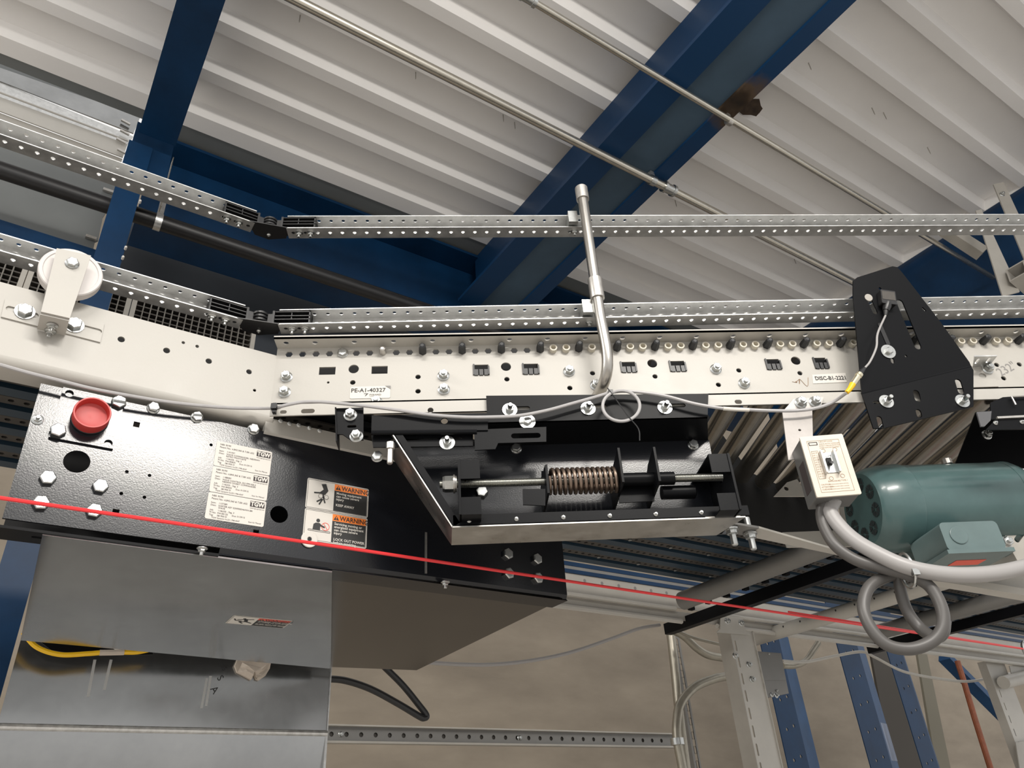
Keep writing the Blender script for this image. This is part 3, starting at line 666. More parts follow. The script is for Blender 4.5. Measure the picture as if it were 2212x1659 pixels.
MB().box(FU(VP_ + 0.10), -0.03, 0.965, 2.06, 2.26, -0.003, 0.0).build('plate_backing', M['hollow'], dp, 0)  # dark sheet standing behind the plate's holes
bolts_px('hexhead', BP, [(331, 882), (425, 902), (547, 928)], dp)
bolts_px('head2', BP, [(103, 1034), (216, 1052), (88, 1088), (203, 1105)], dp)
bolts_px('small', BP, [(81, 907)], dp)
bolts_px('head2', BP, [(1095, 1198), (1158, 1209), (1097, 1240), (1160, 1250)], dp)
for p in ((437, 1184), (962, 1257)):
    q = onZ(*p, 2.036); link('bolt', BM['small'], dp, Matrix.Translation(q) @ Matrix.Rotation(math.pi, 4, 'X'))
# cap mounting plate and red cap
mp_ = MB().plate(BP, [(-0.0055, 2.1800), (0.0845, 2.1800), (0.0845, 2.2695), (-0.0055, 2.2695)], [circ(*BP.px(149, 853), 0.0062, 14), circ(*BP.px(233, 960), 0.0062, 14)], 0.005, 0.005).build('cap_plate', M['black'], dp, 0)
bolts_px('head2', BP, [(124, 935), (255, 874)], mp_, 0.005)
ca, cb = BP.px(193, 910)
MB().lathe(BP.w(ca, cb, 0.004), BP.n, [(0, 0.0275), (0.007, 0.0270), (0.008, 0.0255)], 36).build('collar', M['black'], mp_, 0.5)
rc = MB().lathe(BP.w(ca, cb, 0.010), BP.n, [(0, 0.0262), (0.021, 0.0268), (0.0225, 0.0262), (0.0225, 0.0242), (0.021, 0.0236), (0.009, 0.0222), (0.0065, 0.012), (0.0075, 0.001)], 40).build('red_cap', M['redcap'], dp, 0.5)
rc['label'] = 'red rubber cap with a dished centre'
# three data labels
LAB = [((470, 953), ('NBS 30/90', 'Patent No.: 6,843,365 & 7,581,632', 'Item:', '1191937', 'Desc:', 'WAVE COMMANDER, NBS90WV\nRETRO PHOTOEYE', 'Job:', '1146205 - Seg. 3', 'M No:', 'M4184835', 'Tag:', '081900 D')),
       ((461, 1009), ('NBS 30/90', 'Patent No.: 6,843,365 & 7,581,632', 'Item:', '1188083', 'Desc:', 'WAVE CONTROL 352 FPM REL3\nNBS90W DIVERT COMMANDER', 'Job:', '1146205 - Seg. 3', 'M No:', 'M4184503', 'Tag:', '081900 D')),
       ((454, 1067), ('NBS 30/90', 'Patent No.: 6,843,365 & 7,581,632', 'Item:', '1137389', 'Desc:', 'SORTER ASY S2N90SD46WH-BR\nWAVE', 'Job:', '1146205 - Seg. 3', 'M No:', 'M4184122', 'Tag:', '081900 D'))]
z_top = 2.2325
for k, (p, tx) in enumerate(LAB):
    z1 = z_top - 0.0475 * k; z0 = z1 - 0.0465; a0, a1 = 0.2385, 0.3345
    s = MB().plate(BP, rrect(a0, z0, a1, z1, 0.003), (), 0.0006, 0.0008).build('data_label', M['white'], dp, 0)
    I = M['inkg']; sz = 0.0042; cc = 0.0012
    letters(tx[0], BP, a0 + 0.006, z1 - 0.0065, sz, I, s, cc); letters(tx[1], BP, a0 + 0.006, z1 - 0.0115, sz, I, s, cc)
    y = z1 - 0.0185
    for j in range(2, 12, 2):
        letters(tx[j], BP, a0 + 0.006, y, sz * 0.95, I, s, cc); letters(tx[j + 1], BP, a0 + 0.0185, y, sz * 0.95, I, s, cc)
        y -= 0.0085 if tx[j] == 'Desc:' else 0.0044
    letters('Due: 01/29/15', BP, a0 + 0.042, z0 + 0.0100, sz * 0.9, I, s, cc)
    letters('TGW Systems Inc.', BP, a0 + 0.010, z0 + 0.0022, 0.0035, I, s, cc); letters('231-798-4547', BP, a0 + 0.036, z0 + 0.0022, 0.0035, I, s, cc)
    letters('Scan for Manual', BP, a0 + 0.070, z0 + 0.0040, 0.0033, I, s, cc)
    lg = quad(BP, rect(a1 - 0.0145, z1 - 0.0085, 0.0245, 0.0105), M['inkg'], s, 0.0010, 'logo_block')
    letters('TGW', BP, a1 - 0.0258, z1 - 0.0122, 0.0108, M['white'], lg, 0.0014, bold=0.0005, sx=0.88)
    letters('www.tgw-group.com', BP, a1 - 0.0265, z1 - 0.0172, 0.0029, I, s, cc)
# two warning signs
def tri_warn(fr, a, b, s, parent, c):
    q = quad(fr, [(a - s, b - s * 0.85), (a + s, b - s * 0.85), (a, b + s * 0.85)], M['ink'], parent, c, 'warning_triangle')
    quad(fr, [(a - s * 0.10, b - s * 0.25), (a + s * 0.10, b - s * 0.25), (a + s * 0.20, b + s * 0.42), (a - s * 0.20, b + s * 0.42)], M['orange'], q, c + 0.0002, 'exclamation_stroke')
    quad(fr, circ(a, b - s * 0.52, s * 0.14, 8), M['orange'], q, c + 0.0002, 'exclamation_dot')
def thick(fr, p, w, m, parent, c, name):
    """flat stroke along a polyline"""
    b = MB()
    for (x0, y0), (x1, y1) in zip(p, p[1:]):
        d = Vector((x1 - x0, y1 - y0)).normalized(); n = Vector((-d.y, d.x)) * w / 2; e = d * w * 0.3
        b.plate(fr, [(x0 - e.x - n.x, y0 - e.y - n.y), (x1 + e.x - n.x, y1 + e.y - n.y), (x1 + e.x + n.x, y1 + e.y + n.y), (x0 - e.x + n.x, y0 - e.y + n.y)], (), 0.0002, c)
    return b.build(name, m, parent, 0)
def ring(fr, a, b, r, w, m, parent, c, name='ring', n=24):
    return MB().plate(fr, circ(a, b, r, n), [circ(a, b, r - w, n)], 0.0002, c).build(name, m, parent, 0)
def warn_sign(fr, a0, z0, w, h, lines, parent, pict, head=M['orange'], split=0.435):
    s = MB().plate(fr, rrect(a0, z0, a0 + w, z0 + h, 0.003), (), 0.0006, 0.0008).build('warning_sign', M['white'], parent, 0)
    e = 0.0028; xs = a0 + w * split; k = h / 0.058
    MB().plate(fr, [(a0 + 0.0016, z0 + 0.0016), (a0 + w - 0.0016, z0 + 0.0016), (a0 + w - 0.0016, z0 + h - 0.0016), (a0 + 0.0016, z0 + h - 0.0016)],
               [[(a0 + 0.0022, z0 + 0.0022), (a0 + w - 0.0022, z0 + 0.0022), (a0 + w - 0.0022, z0 + h - 0.0022), (a0 + 0.0022, z0 + h - 0.0022)]], 0.0002, 0.0010).build('border_line', M['ink'], s, 0)
    quad(fr, [(xs, z0 + e), (a0 + w - e, z0 + e), (a0 + w - e, z0 + h - 0.0155 * k), (xs, z0 + h - 0.0155 * k)], M['ink'], s, 0.0010, 'text_panel')
    quad(fr, [(xs, z0 + h - 0.0152 * k), (a0 + w - e, z0 + h - 0.0152 * k), (a0 + w - e, z0 + h - e), (xs, z0 + h - e)], head, s, 0.0010, 'heading_panel')
    tri_warn(fr, xs + 0.0070, z0 + h - 0.0090 * k, 0.0052 * k, s, 0.0013)
    letters('WARNING', fr, xs + 0.0135, z0 + h - 0.0133 * k, 0.0122 * k, M['ink'], s, 0.0013, bold=0.00025, sx=0.93)
    y = z0 + h - 0.0225 * k
    for ln in lines:
        if ln: letters(ln, fr, xs + 0.004, y, 0.0066 * k, M['white'], s, 0.0013, bold=0.00012)
        y -= 0.0058 * k
    pict(fr, a0, z0, s)
    return s
def pict_hand(f, a, z, s):
    c = 0.0013; K = M['ink']
    quad(f, [(a + 0.0265, z + 0.0495), (a + 0.0350, z + 0.0515), (a + 0.0400, z + 0.0385), (a + 0.0345, z + 0.0300), (a + 0.0300, z + 0.0300), (a + 0.0240, z + 0.0330), (a + 0.0310, z + 0.0400)], K, s, c, 'forearm')
    thick(f, [(a + 0.0265, z + 0.0325), (a + 0.0145, z + 0.0310)], 0.0026, K, s, c, 'thumb')
    thick(f, [(a + 0.031, z + 0.031), (a + 0.0315, z + 0.0245), (a + 0.0350, z + 0.0150)], 0.0026, K, s, c, 'finger')
    thick(f, [(a + 0.0300, z + 0.0205), (a + 0.0250, z + 0.0105)], 0.0026, K, s, c, 'finger'); thick(f, [(a + 0.0285, z + 0.0205), (a + 0.0205, z + 0.0150)], 0.0026, K, s, c, 'finger')
    for x, y in ((0.0262, 0.0262), (0.0370, 0.0255)):
        quad(f, circ(a + x, z + y, 0.0040, 16), M['white'], s, c + 0.0001, 'roller_face'); ring(f, a + x, z + y, 0.0042, 0.0006, K, s, c + 0.0002, 'roller_outline')
def pict_person(f, a, z, s):
    c = 0.0013; K = M['ink']
    quad(f, circ(a + 0.0255, z + 0.0385, 0.0034, 16), K, s, c, 'head')
    quad(f, [(a + 0.0165, z + 0.0215), (a + 0.0175, z + 0.0310), (a + 0.0215, z + 0.0340), (a + 0.0285, z + 0.0340), (a + 0.0325, z + 0.0305), (a + 0.0300, z + 0.0285), (a + 0.0300, z + 0.0215)], K, s, c, 'body')
    ring(f, a + 0.0395, z + 0.0290, 0.0075, 0.0009, M['redsign'], s, c, 'prohibition_ring'); thick(f, [(a + 0.036, z + 0.034), (a + 0.043, z + 0.024)], 0.0009, M['redsign'], s, c + 0.0001, 'prohibition_bar')
    thick(f, [(a + 0.0315, z + 0.0295), (a + 0.0375, z + 0.0275)], 0.0028, K, s, c + 0.0002, 'arm')
    MB().plate(f, rrect(a + 0.008, z + 0.0180, a + 0.049, z + 0.0210, 0.0014), [rrect(a + 0.0086, z + 0.0186, a + 0.0484, z + 0.0204, 0.0008)], 0.0002, c).build('belt_outline', K, s, 0)
def pict_fall(f, a, z, s):
    c = 0.0013; K = M['ink']
    quad(f, circ(a + 0.026, z + 0.046, 0.0030, 12), K, s, c, 'head')
    thick(f, [(a + 0.030, z + 0.042), (a + 0.034, z + 0.026)], 0.007, K, s, c, 'torso')
    thick(f, [(a + 0.031, z + 0.041), (a + 0.044, z + 0.046)], 0.0028, K, s, c, 'arm'); thick(f, [(a + 0.030, z + 0.040), (a + 0.015, z + 0.037)], 0.0028, K, s, c, 'arm')
    thick(f, [(a + 0.034, z + 0.026), (a + 0.046, z + 0.018)], 0.0034, K, s, c, 'leg'); thick(f, [(a + 0.033, z + 0.026), (a + 0.022, z + 0.022), (a + 0.030, z + 0.012)], 0.0034, K, s, c, 'leg')
    thick(f, [(a + 0.008, z + 0.040), (a + 0.012, z + 0.030), (a + 0.024, z + 0.028)], 0.003, M['inkg'], s, c, 'belt')
w1 = warn_sign(BP, 0.4030, 2.1390, 0.1185, 0.0575, ['Moving equipment', 'can cause severe', 'injury', '', 'KEEP AWAY'], dp, pict_hand)
w2 = warn_sign(BP, 0.4030, 2.0800, 0.1185, 0.0580, ['Servicing moving or', 'energized equipment', 'can cause severe', 'injury', '', 'LOCK OUT POWER', 'before servicing'], dp, pict_person)
w1['label'] = 'orange WARNING sign with crushed hand'; w2['label'] = 'orange WARNING sign with person at belt'
# adjusting disc stuck over the lower sign corner
a, b = BP.px(667, 1166)
MB().lathe(BP.w(a, b, 0.001), BP.n, [(0, 0.0145), (0.0025, 0.0145), (0.003, 0.0135), (0.003, 0.0045), (0.001, 0.0035)], 30).build('clear_disc', M['white'], dp, 0.4)
quad(BP, circ(a, b, 0.0034, 10), M['hollow'], dp, 0.0045, 'disc_hole')
# ------------------------------------------------------------------ underside pans
ZP = 2.033; HP = FH(ZP)
FHd = Fr((0, 0, ZP - 0.003), U, -V)   # normal facing down
gpn = thing('underside_pan', 'shiny galvanised underside pan below the labelled black plate', 'pan', UV(0.35, 1.6, ZP))
a0 = [HP.px(100, 1150), HP.px(725, 1224), HP.px(715, 1442), HP.px(45, 1380)]
front = VP_ + 0.003
MB().plate(HP, [(0.022, front), (0.462, front), a0[2], a0[3]], (), 0.003).build('pan_sheet', M['pan'], gpn, 0)
q0 = HP.w(*a0[3]); q1 = HP.w(*a0[2])
MB().prism([q0, q1, q1 + Z * 0.02, q0 + Z * 0.02], V * 0.002).build('rear_lip', M['pan'], gpn, 0)
pl = FHd.px(489, 1337)
ws = warn_sign(FHd, 0.3850, -1.6135, 0.119, 0.061, ['Climbing, sitting, walking', 'or riding on conveyor', '', 'at any time will cause', 'severe injury or death'], gpn, pict_fall, head=M['redsign'])
ws['label'] = 'white and red WARNING sticker seen at a slant'
dpn = thing('underside_pan', 'dark brown underside pan right of the galvanised one', 'pan', UV(0.75, 1.6, ZP + 0.006))
HP2 = FH(ZP + 0.0045)
MB().plate(HP2, [(0.455, front), (0.960, front), HP2.px(1215, 1292), HP2.px(900, 1446), HP2.px(690, 1438)], (), 0.0022).build('pan_sheet', M['darkpan'], dpn, 0)
# vertical galvanised panel behind the pan
VL = 2.03; LPn = FU(VL)
lp = thing('lower_sheet_panel', 'scratched galvanised sheet panel at lower left, with a horizontal fold', 'panel', LPn.w(0.2, 1.2))
ztop = 2.095; aLf = LPn.px(40, 1400)[0]; aR = LPn.px(708, 1550)[0]; zfold = LPn.px(400, 1578)[1]
MB().plate(LPn, [(aLf, zfold + 0.004), (aR, zfold + 0.004), (aR, ztop), (aLf, ztop)], (), 0.003).build('upper_sheet', M['pan'], lp, 0)
MB().tube([LPn.w(aLf, zfold, 0.0), LPn.w(aR, zfold, 0.0)], 0.0075, 10).build('fold_bead', M['galv'], lp)
n2 = (V * -0.94 - Z * 0.34)
MB().prism([LPn.w(aLf, zfold - 0.004), LPn.w(aR, zfold - 0.004), LPn.w(aR, zfold - 0.5, -0.08), LPn.w(aLf, zfold - 0.5, -0.08)], V * 0.003).build('lower_sheet', M['pan'], lp, 0)
MB().box(LPn, aR - 0.003, aR + 0.003, zfold - 0.45, ztop, -0.06, 0.0).build('end_return', M['galv'], lp, 0)
for (x0, y0, x1, y1) in ((205, 1425, 190, 1505), (240, 1425, 225, 1490), (447, 1465, 435, 1530), (455, 1460, 445, 1525)):
    MB().bar(LPn.w(*LPn.px(x0, y0), 0.0004), LPn.w(*LPn.px(x1, y1), 0.0004), 0.006, 0.0008, V).build('drip_stain', mat('drip', (0.42, 0.42, 0.41), 0.5, 0.4), lp, 0)
a, b = LPn.px(478, 1432); letters('8', LPn, a, b - 0.012, 0.022, M['ink'], lp, 0.001, rot=-0.9, name='marker_figure'); letters('S', LPn, a - 0.006, b - 0.036, 0.022, M['ink'], lp, 0.001, rot=-0.9, name='marker_figure'); letters('A', LPn, a - 0.018, b - 0.062, 0.024, M['ink'], lp, 0.001, rot=-0.9, name='marker_figure')
# crumpled paper tucked behind the pan edge
random.seed(5)
ol = [LPn.px(*p) for p in ((512, 1424), (583, 1432), (580, 1446), (570, 1462), (557, 1471), (551, 1469), (546, 1459), (541, 1457), (540, 1470), (510, 1454), (505, 1440))]
b = MB(); cx_ = sum(p[0] for p in ol) / len(ol); cy_ = sum(p[1] for p in ol) / len(ol)
vs = []
for ringk, s_ in enumerate((1.0, 0.72, 0.42)):
    for (x, y) in ol: vs.append(LPn.w(cx_ + (x - cx_) * s_, cy_ + (y - cy_) * s_, 0.006 + random.uniform(-0.004, 0.006) + 0.004 * ringk))
vs.append(LPn.w(cx_, cy_, 0.018)); n = len(ol); fs = []
for r_ in range(2):
    for i in range(n): fs.append((r_ * n + i, r_ * n + (i + 1) % n, (r_ + 1) * n + (i + 1) % n, (r_ + 1) * n + i))
for i in range(n): fs.append((2 * n + i, 2 * n + (i + 1) % n, 3 * n))
back = [LPn.w(x, y, 0.001) for x, y in ol]; o_ = len(vs); vs += back
for i in range(n): fs.append((o_ + i, o_ + (i + 1) % n, (i + 1) % n, i))
fs.append(tuple(range(o_, o_ + n)))
b.add(vs, fs); pp = b.build('paper_scrap', M['paper'], None, 0); tag(pp, 'crumpled tan paper scrap tucked under the pan edge at lower left', 'paper')
# yellow cable drooping below the pan edge
f6 = FU(1.93)
yc = thing('yellow_cable', 'yellow cable drooping below the rear edge of the galvanised pan', 'cable', f6.w(0.2, 2.0))
pts = [f6.w(*f6.px(*p)) for p in ((50, 1366), (80, 1398), (130, 1414), (190, 1412), (215, 1410))]
MB().tube(spline(pts, 8), 0.0052, 8).build('cable_jacket', M['yellow'], yc)
pts2 = [f6.w(*f6.px(*p)) for p in ((268, 1409), (300, 1408), (345, 1398))]
MB().tube(spline(pts2, 8), 0.0052, 8).build('cable_jacket', M['yellow'], yc)
MB().tube([pts[-1], pts2[0]], 0.0062, 8).build('cable_tag', M['paper'], yc)
f7 = FU(1.97)
br = thing('cable_tray_bracket', 'small dark bracket behind the yellow cable', 'bracket', f7.w(0.2, 2.0))
MB().plate(f7, [f7.px(*p) for p in ((75, 1376), (130, 1370), (330, 1400), (330, 1414), (180, 1416), (110, 1404))], (), 0.004).build('bracket_plate', M['blacksat'], br, 0)
a, b_ = f7.px(254, 1393); bolt('nut', f7, a, b_, br)
# ------------------------------------------------------------------ red emergency pull cord
cv = 1.17
rcd = thing('pull_cord', 'red emergency stop pull cord stretched along the conveyor', 'cord', UV(1.2, cv, 2.05))
MB().tube([UV(-0.35, cv, 2.050), UV(0.45, cv, 2.0525), UV(1.3, cv, 2.051), UV(2.72, cv, 2.050)], 0.0030, 8).build('cord', M['red'], rcd)
MB().tube([UV(1.6, cv + 0.004, 2.058), UV(2.72, cv, 2.051)], 0.0022, 6).build('return_strand', M['red'], rcd)
eb = UV(2.74, cv, 2.048)
ey = thing('eye_bolt', 'zinc eye bolt holding the red cord at the right edge', 'eye bolt', eb)
MB().tube([eb + (U * math.cos(t) + Z * math.sin(t)) * 0.024 for t in [2 * math.pi * k / 24 for k in range(25)]], 0.006, 8).build('ring', M['zinc'], ey)
MB().tube([eb + U * 0.024, eb + U * 0.12], 0.006, 8).build('shank', M['zinc'], ey)
# ------------------------------------------------------------------ spring tensioner tray below the spur
YT = 1.25; TP = FY(YT)
ty = thing('tensioner_tray', 'black steel tray with stainless edge bands, bolted under the spur frame', 'machine tray', TP.w(0.25, 2.04))
ZS = 2.245
YF = 1.172; TF = FY(YF)
xl = TF.px(1051, 872)[0]; xr = TF.px(1533, 862)[0]
slots = [slot(TF.px(px, py)[0], TF.px(px, py)[1], 0.05, 0.008) for px, py in ((1115, 882), (1282, 878), (1452, 876))]
MB().plate(TF, [(xl, ZS), (xr - 0.012, ZS), (xr, 2.297), (xl, 2.303)], slots, 0.003).build('mount_flange', M['blacksat'], ty, 0)
MB().hexa([TF.w(xl, ZS), TF.w(xr - 0.012, ZS), TP.w(xr + 0.01, ZS - 0.004), TP.w(xl, ZS - 0.004), TF.w(xl, ZS + 0.003), TF.w(xr - 0.012, ZS + 0.003), TP.w(xr + 0.01, ZS - 0.001), TP.w(xl, ZS - 0.001)]).build('step', M['blacksat'], ty, 0)
zl = 2.055
x_bl = TP.px(975, 1165)[0]; x_br = TP.px(1545, 1155)[0]; x_tl = TP.px(845, 990)[0]; z_tl = TP.px(845, 985)[1]
pl_out = [(x_bl, zl), (x_br + 0.02, zl), (xr + 0.012, ZS - 0.003), (x_tl + 0.02, ZS - 0.003), (x_tl, z_tl)]
plo = MB().plate(TP, pl_out, [slot(*TP.px(1015, 935), 0.004, 0.004)] if False else [], 0.003).build('back_plate', M['black'], ty, 0)
# bottom stainless band and up-turned lip
Yn = 1.168; TN = FY(Yn)
MB().hexa([TN.w(x_bl + 0.002, zl - 0.002), TN.w(x_br + 0.028, zl - 0.002), TP.w(x_br + 0.002, zl - 0.002), TP.w(x_bl, zl - 0.002),
           TN.w(x_bl + 0.002, zl), TN.w(x_br + 0.028, zl), TP.w(x_br + 0.002, zl), TP.w(x_bl, zl)]).build('lower_band', M['stainless'], ty, 0)
lipb = MB().box(TN, x_bl + 0.004, x_br + 0.036, zl + 0.002, zl + 0.019, -0.003, 0.0).build('front_lip', M['blacksat'], ty, 0)
for k in range(7):
    a = x_bl + 0.03 + k * 0.0775
    if a < x_br + 0.03: bolt('tiny', TN, a, zl + 0.009, lipb)
MB().box(TN, x_br - 0.04, x_br + 0.02, zl + 0.0002, zl + 0.0018, -0.02, -0.001).build('white_spacer', M['white'], ty, 0)
# slanted left band
p0 = TP.w(x_tl, z_tl); p1 = TP.w(x_bl, zl - 0.002); q0 = TN.w(x_tl + 0.006, z_tl + 0.004); q1 = TN.w(x_bl + 0.002, zl - 0.002)
dn_ = Vector((0.0016, 0, 0.0010))
MB().hexa([p0, p1, q1, q0, p0 + dn_, p1 + dn_, q1 + dn_, q0 + dn_]).build('slanted_band', M['stainless'], ty, 0)
MB().hexa([q0 + dn_ * 2, q1 + dn_ * 2, q1 + dn_ * 2 + Vector((0, 0.003, 0)), q0 + dn_ * 2 + Vector((0, 0.003, 0)), q0 + dn_ * 8, q1 + dn_ * 8, q1 + dn_ * 8 + Vector((0, 0.003, 0)), q0 + dn_ * 8 + Vector((0, 0.003, 0))]).build('slanted_lip', M['blacksat'], ty, 0)
for p in ((1101, 886), (1270, 883), (1436, 881)): bolt('stud', TF, *TF.px(*p), ty, 0.0)
bolts_px('hexhead', TP, [(1115, 969), (1497, 961)], ty)
# small black bracket plates below the mount flange
MB().plate(FY(1.168), [FY(1.168).px(*p) for p in ((1024, 928), (1180, 922), (1180, 954), (1076, 957), (1070, 970), (1026, 972))], [slot(*FY(1.168).px(1136, 941), 0.052, 0.010)], 0.003).build('adjuster_plate', M['blacksat'], ty, 0)
bolt('wash', TF, *TF.px(1139, 912), ty, 0.001)
f8 = FY(1.165)
ab = thing('angle_bracket', 'black bent channel bracket between the clip and the tensioner tray', 'bracket', f8.w(*f8.px(910, 950)))
MB().plate(f8, [f8.px(*p) for p in ((803, 897), (1054, 892), (1054, 929), (802, 932))], [circ(*f8.px(960, 909), 0.0062, 14)], 0.003).build('upper_face', M['blacksat'], ab, 0)
f9 = FY(1.178)
MB().plate(f9, [f9.px(*p) for p in ((802, 938), (1022, 932), (1022, 963), (806, 966))], [slot(*f9.px(922, 948), 0.125, 0.004)], 0.003).build('lower_face', M['blacksat'], ab, 0)
a0, b0 = f8.px(802, 932); a1, b1 = f8.px(1030, 930)
MB().tube([f8.w(a0, b0 - 0.001, -0.003), f8.w(a1, b1 - 0.001, -0.003)], 0.0045, 10).build('bend', M['blacksat'], ab)
bolt('stud', f9, *f9.px(966, 957), ab)
bolts_px('hexhead', FY(1.20), [(815, 987)], ab)
a, b = FY(1.17).px(843, 968); MB().lathe(FY(1.17).w(a, b + 0.01), -Z, [(0, 0.0075), (0.012, 0.0075), (0.0125, 0.005), (0.038, 0.005), (0.040, 0.004)], 8).build('hanging_bolt', M['dull'], ab, 0.4)
cl = thing('clip_bracket', 'small black clip bracket bolted under the cream lip', 'bracket', f8.w(*f8.px(755, 950)))
MB().plate(f8, [f8.px(*p) for p in ((724, 882), (785, 880), (785, 950), (760, 952), (740, 938), (726, 938))], [slot(*f8.px(760, 921), 0.016, 0.005)], 0.003).build('clip_plate', M['blacksat'], cl, 0)
MB().hexa([f8.w(*f8.px(724, 882), 0.004), f8.w(*f8.px(727, 882), 0.004), f8.w(*f8.px(727, 882), -0.03), f8.w(*f8.px(724, 882), -0.03), f8.w(*f8.px(726, 955), 0.004), f8.w(*f8.px(729, 955), 0.004), f8.w(*f8.px(729, 955), -0.03), f8.w(*f8.px(726, 955), -0.03)]).build('clip_side', M['blacksat'], cl, 0)
bolts_px('nut', f8, [(757, 897), (770, 943)], cl)
# spring tensioner itself
YR = 1.185; RP = FY(YR)
tn = thing('spring_tensioner', 'bronze coil spring on a threaded rod between two black end brackets', 'spring tensioner', TP.w(0.25, 2.05))
za = RP.px(1080, 1043)[1]; zb2 = RP.px(1500, 1032)[1]; xa = RP.px(1080, 1043)[0]; xb = RP.px(1500, 1032)[0]
def axz(x): return za + (zb2 - za) * (x - xa) / (xb - xa)
def ax(x): return Vector((x, YR, axz(x)))
AX = (ax(xb) - ax(xa)).normalized()
def xpx(px, py=1040): return RP.px(px, py)[0]
def end_bracket(x, sgn, z0, z1):
    t = MB()
    Fb = Fr((x, 0, 0), Y, Z)
    MB().plate(Fb, [(1.135, z0), (YT - 0.002, z0), (YT - 0.002, z1), (1.135, z1)], [circ(YR, axz(x), 0.011, 14)], 0.004, 0.002).build('end_plate', M['blacksat'], tn, 0)
    fb = FY(1.137); w_ = 0.034
    for (b0, b1) in ((z0, z0 + 0.030), (z1 - 0.034, z1)):
        a0, a1 = (x, x + sgn * w_)
        MB().box(fb, min(a0, a1), max(a0, a1), b0, b1, -0.003, 0.0).build('bracket_tab', M['blacksat'], tn, 0)
        MB().box(Fr((0, 0, 0), X, Z), min(a0, a1), max(a0, a1), b0 if b0 == z0 else b1 - 0.003, b0 + 0.003 if b0 == z0 else b1, -(YT - 0.002), -1.14).build('bracket_shelf', M['blacksat'], tn, 0)
fb = FY(1.137)
end_bracket(xpx(992), 1, fb.px(990, 1112)[1], fb.px(990, 994)[1])
end_bracket(xpx(1562), -1, fb.px(1560, 1102)[1], fb.px(1560, 980)[1])
x0, x1 = xpx(950), xpx(1572)
th = MB(); prof = []; n_ = 0
L = (ax(x1) - ax(x0)).length; s_ = 0.0
while s_ < L: prof += [(s_, 0.0072), (s_ + 0.0009, 0.0062)]; s_ += 0.0018
prof.append((L, 0.0068))
th.lathe(ax(x0), AX, prof, 14).build('threaded_rod', M['thread'], tn, 0.9)
MB().lathe(ax(xpx(956)), AX, [(0, 0.0125), (0.004, 0.0140), (0.019, 0.0140)], 6).build('hex_nut', M['zinc'], tn, 0.3)
MB().lathe(ax(xpx(979)), AX, [(0, 0.016), (0.003, 0.016), (0.0032, 0.014), (0.006, 0.014)], 20).build('washer', M['dull'], tn)
MB().lathe(ax(xpx(1566)), AX, [(0, 0.0135), (0.012, 0.0135), (0.014, 0.0115)], 6).build('hex_head', M['dull'], tn, 0.3)
# coil
xs0, xs1 = xpx(1184), xpx(1332); turns = 13.5; pts = []
e1 = AX.cross(Z).normalized(); e2 = AX.cross(e1)
N = int(turns * 20)
for k in range(N + 1):
    t = k / N; a = 2 * math.pi * turns * t
    pts.append(ax(xs0) * (1 - t) + ax(xs1) * t + (e1 * math.cos(a) + e2 * math.sin(a)) * 0.0205)
MB().tube(pts, 0.0034, 8).build('coil_spring', M['spring'], tn, 1.2)
def gplate(px, tall=1.0):
    x = xpx(px); F_ = Fr((x, 0, 0), Y, Z); zc = axz(x)
    MB().plate(F_, [(1.150, zc - 0.020), (YT - 0.003, zc - 0.030), (YT - 0.003, zc + 0.005), (1.20, zc + 0.034), (1.150, zc + 0.044)], (), 0.004, 0.002).build('guide_plate', M['blacksat'], tn, 0)
gplate(1336); gplate(1413)
MB().lathe(ax(xpx(1338)), AX, [(0, 0.0115), (0.096, 0.0115), (0.096, 0.008)], 20).build('guide_tube', M['blacksat'], tn)
F_ = Fr((xpx(1178), 0, 0), Y, Z); zc = axz(xpx(1178))
MB().plate(F_, [(1.155, zc - 0.034), (YT - 0.003, zc - 0.034), (YT - 0.003, zc + 0.012), (1.21, zc + 0.032), (1.20, zc + 0.022), (1.155, zc + 0.018)], (), 0.004, 0.002).build('guide_plate', M['blacksat'], tn, 0)
fq = FY(1.16); MB().plate(fq, [fq.px(*p) for p in ((1129, 1056), (1178, 1056), (1178, 1092), (1130, 1090))], (), 0.003).build('stop_block', M['blacksat'], tn, 0)
fq = FY(1.20); MB().plate(fq, [fq.px(*p) for p in ((1336, 1050), (1414, 1046), (1414, 1082), (1338, 1086))], (), 0.003).build('bridge_plate', M['blacksat'], tn, 0)
MB().lathe(ax(xpx(1432)) + Vector((0, 0.02, -0.018)), AX, [(0, 0.012), (0.058, 0.012), (0.060, 0.009)], 18).build('stop_pin', M['blacksat'], tn)
bolts_px('head2', TP, [(1041, 1064)], tn)
# next tray, cut by the right edge of the picture
t2 = thing('tensioner_tray', 'black tray corner at the right edge of the picture, above the motor', 'machine tray', FY(1.17).w(1.08, 2.20))
g = FY(1.16)
MB().plate(g, [g.px(*p) for p in ((2166, 858), (2300, 848), (2300, 905), (2140, 905), (2140, 870))], (), 0.003).build('mount_flange', M['blacksat'], t2, 0)
MB().tube([g.w(*g.px(2190, 878), 0.006), g.w(*g.px(2181, 861), 0.006), g.w(*g.px(2300, 855), 0.006)], 0.002, 6).build('edge_wire', M['dull'], t2)
g2 = FY(1.46)
MB().plate(g2, [g2.px(*p) for p in ((2108, 890), (2300, 872), (2300, 1010), (2060, 1012))], (), 0.004).build('back_plate', M['blacksat'], t2, 0)
g3 = FY(1.12)
MB().plate(g3, [g3.px(*p) for p in ((2110, 890), (2142, 888), (2140, 908), (2127, 921), (2119, 921))], (), 0.003).build('corner_tab', mat('grey_black_steel', (0.09, 0.09, 0.095), 0.4), t2, 0)
MB().plate(g3, [g3.px(*p) for p in ((2152, 905), (2300, 895), (2300, 925), (2130, 928))], (), 0.003).build('front_lip', M['blacksat'], t2, 0)
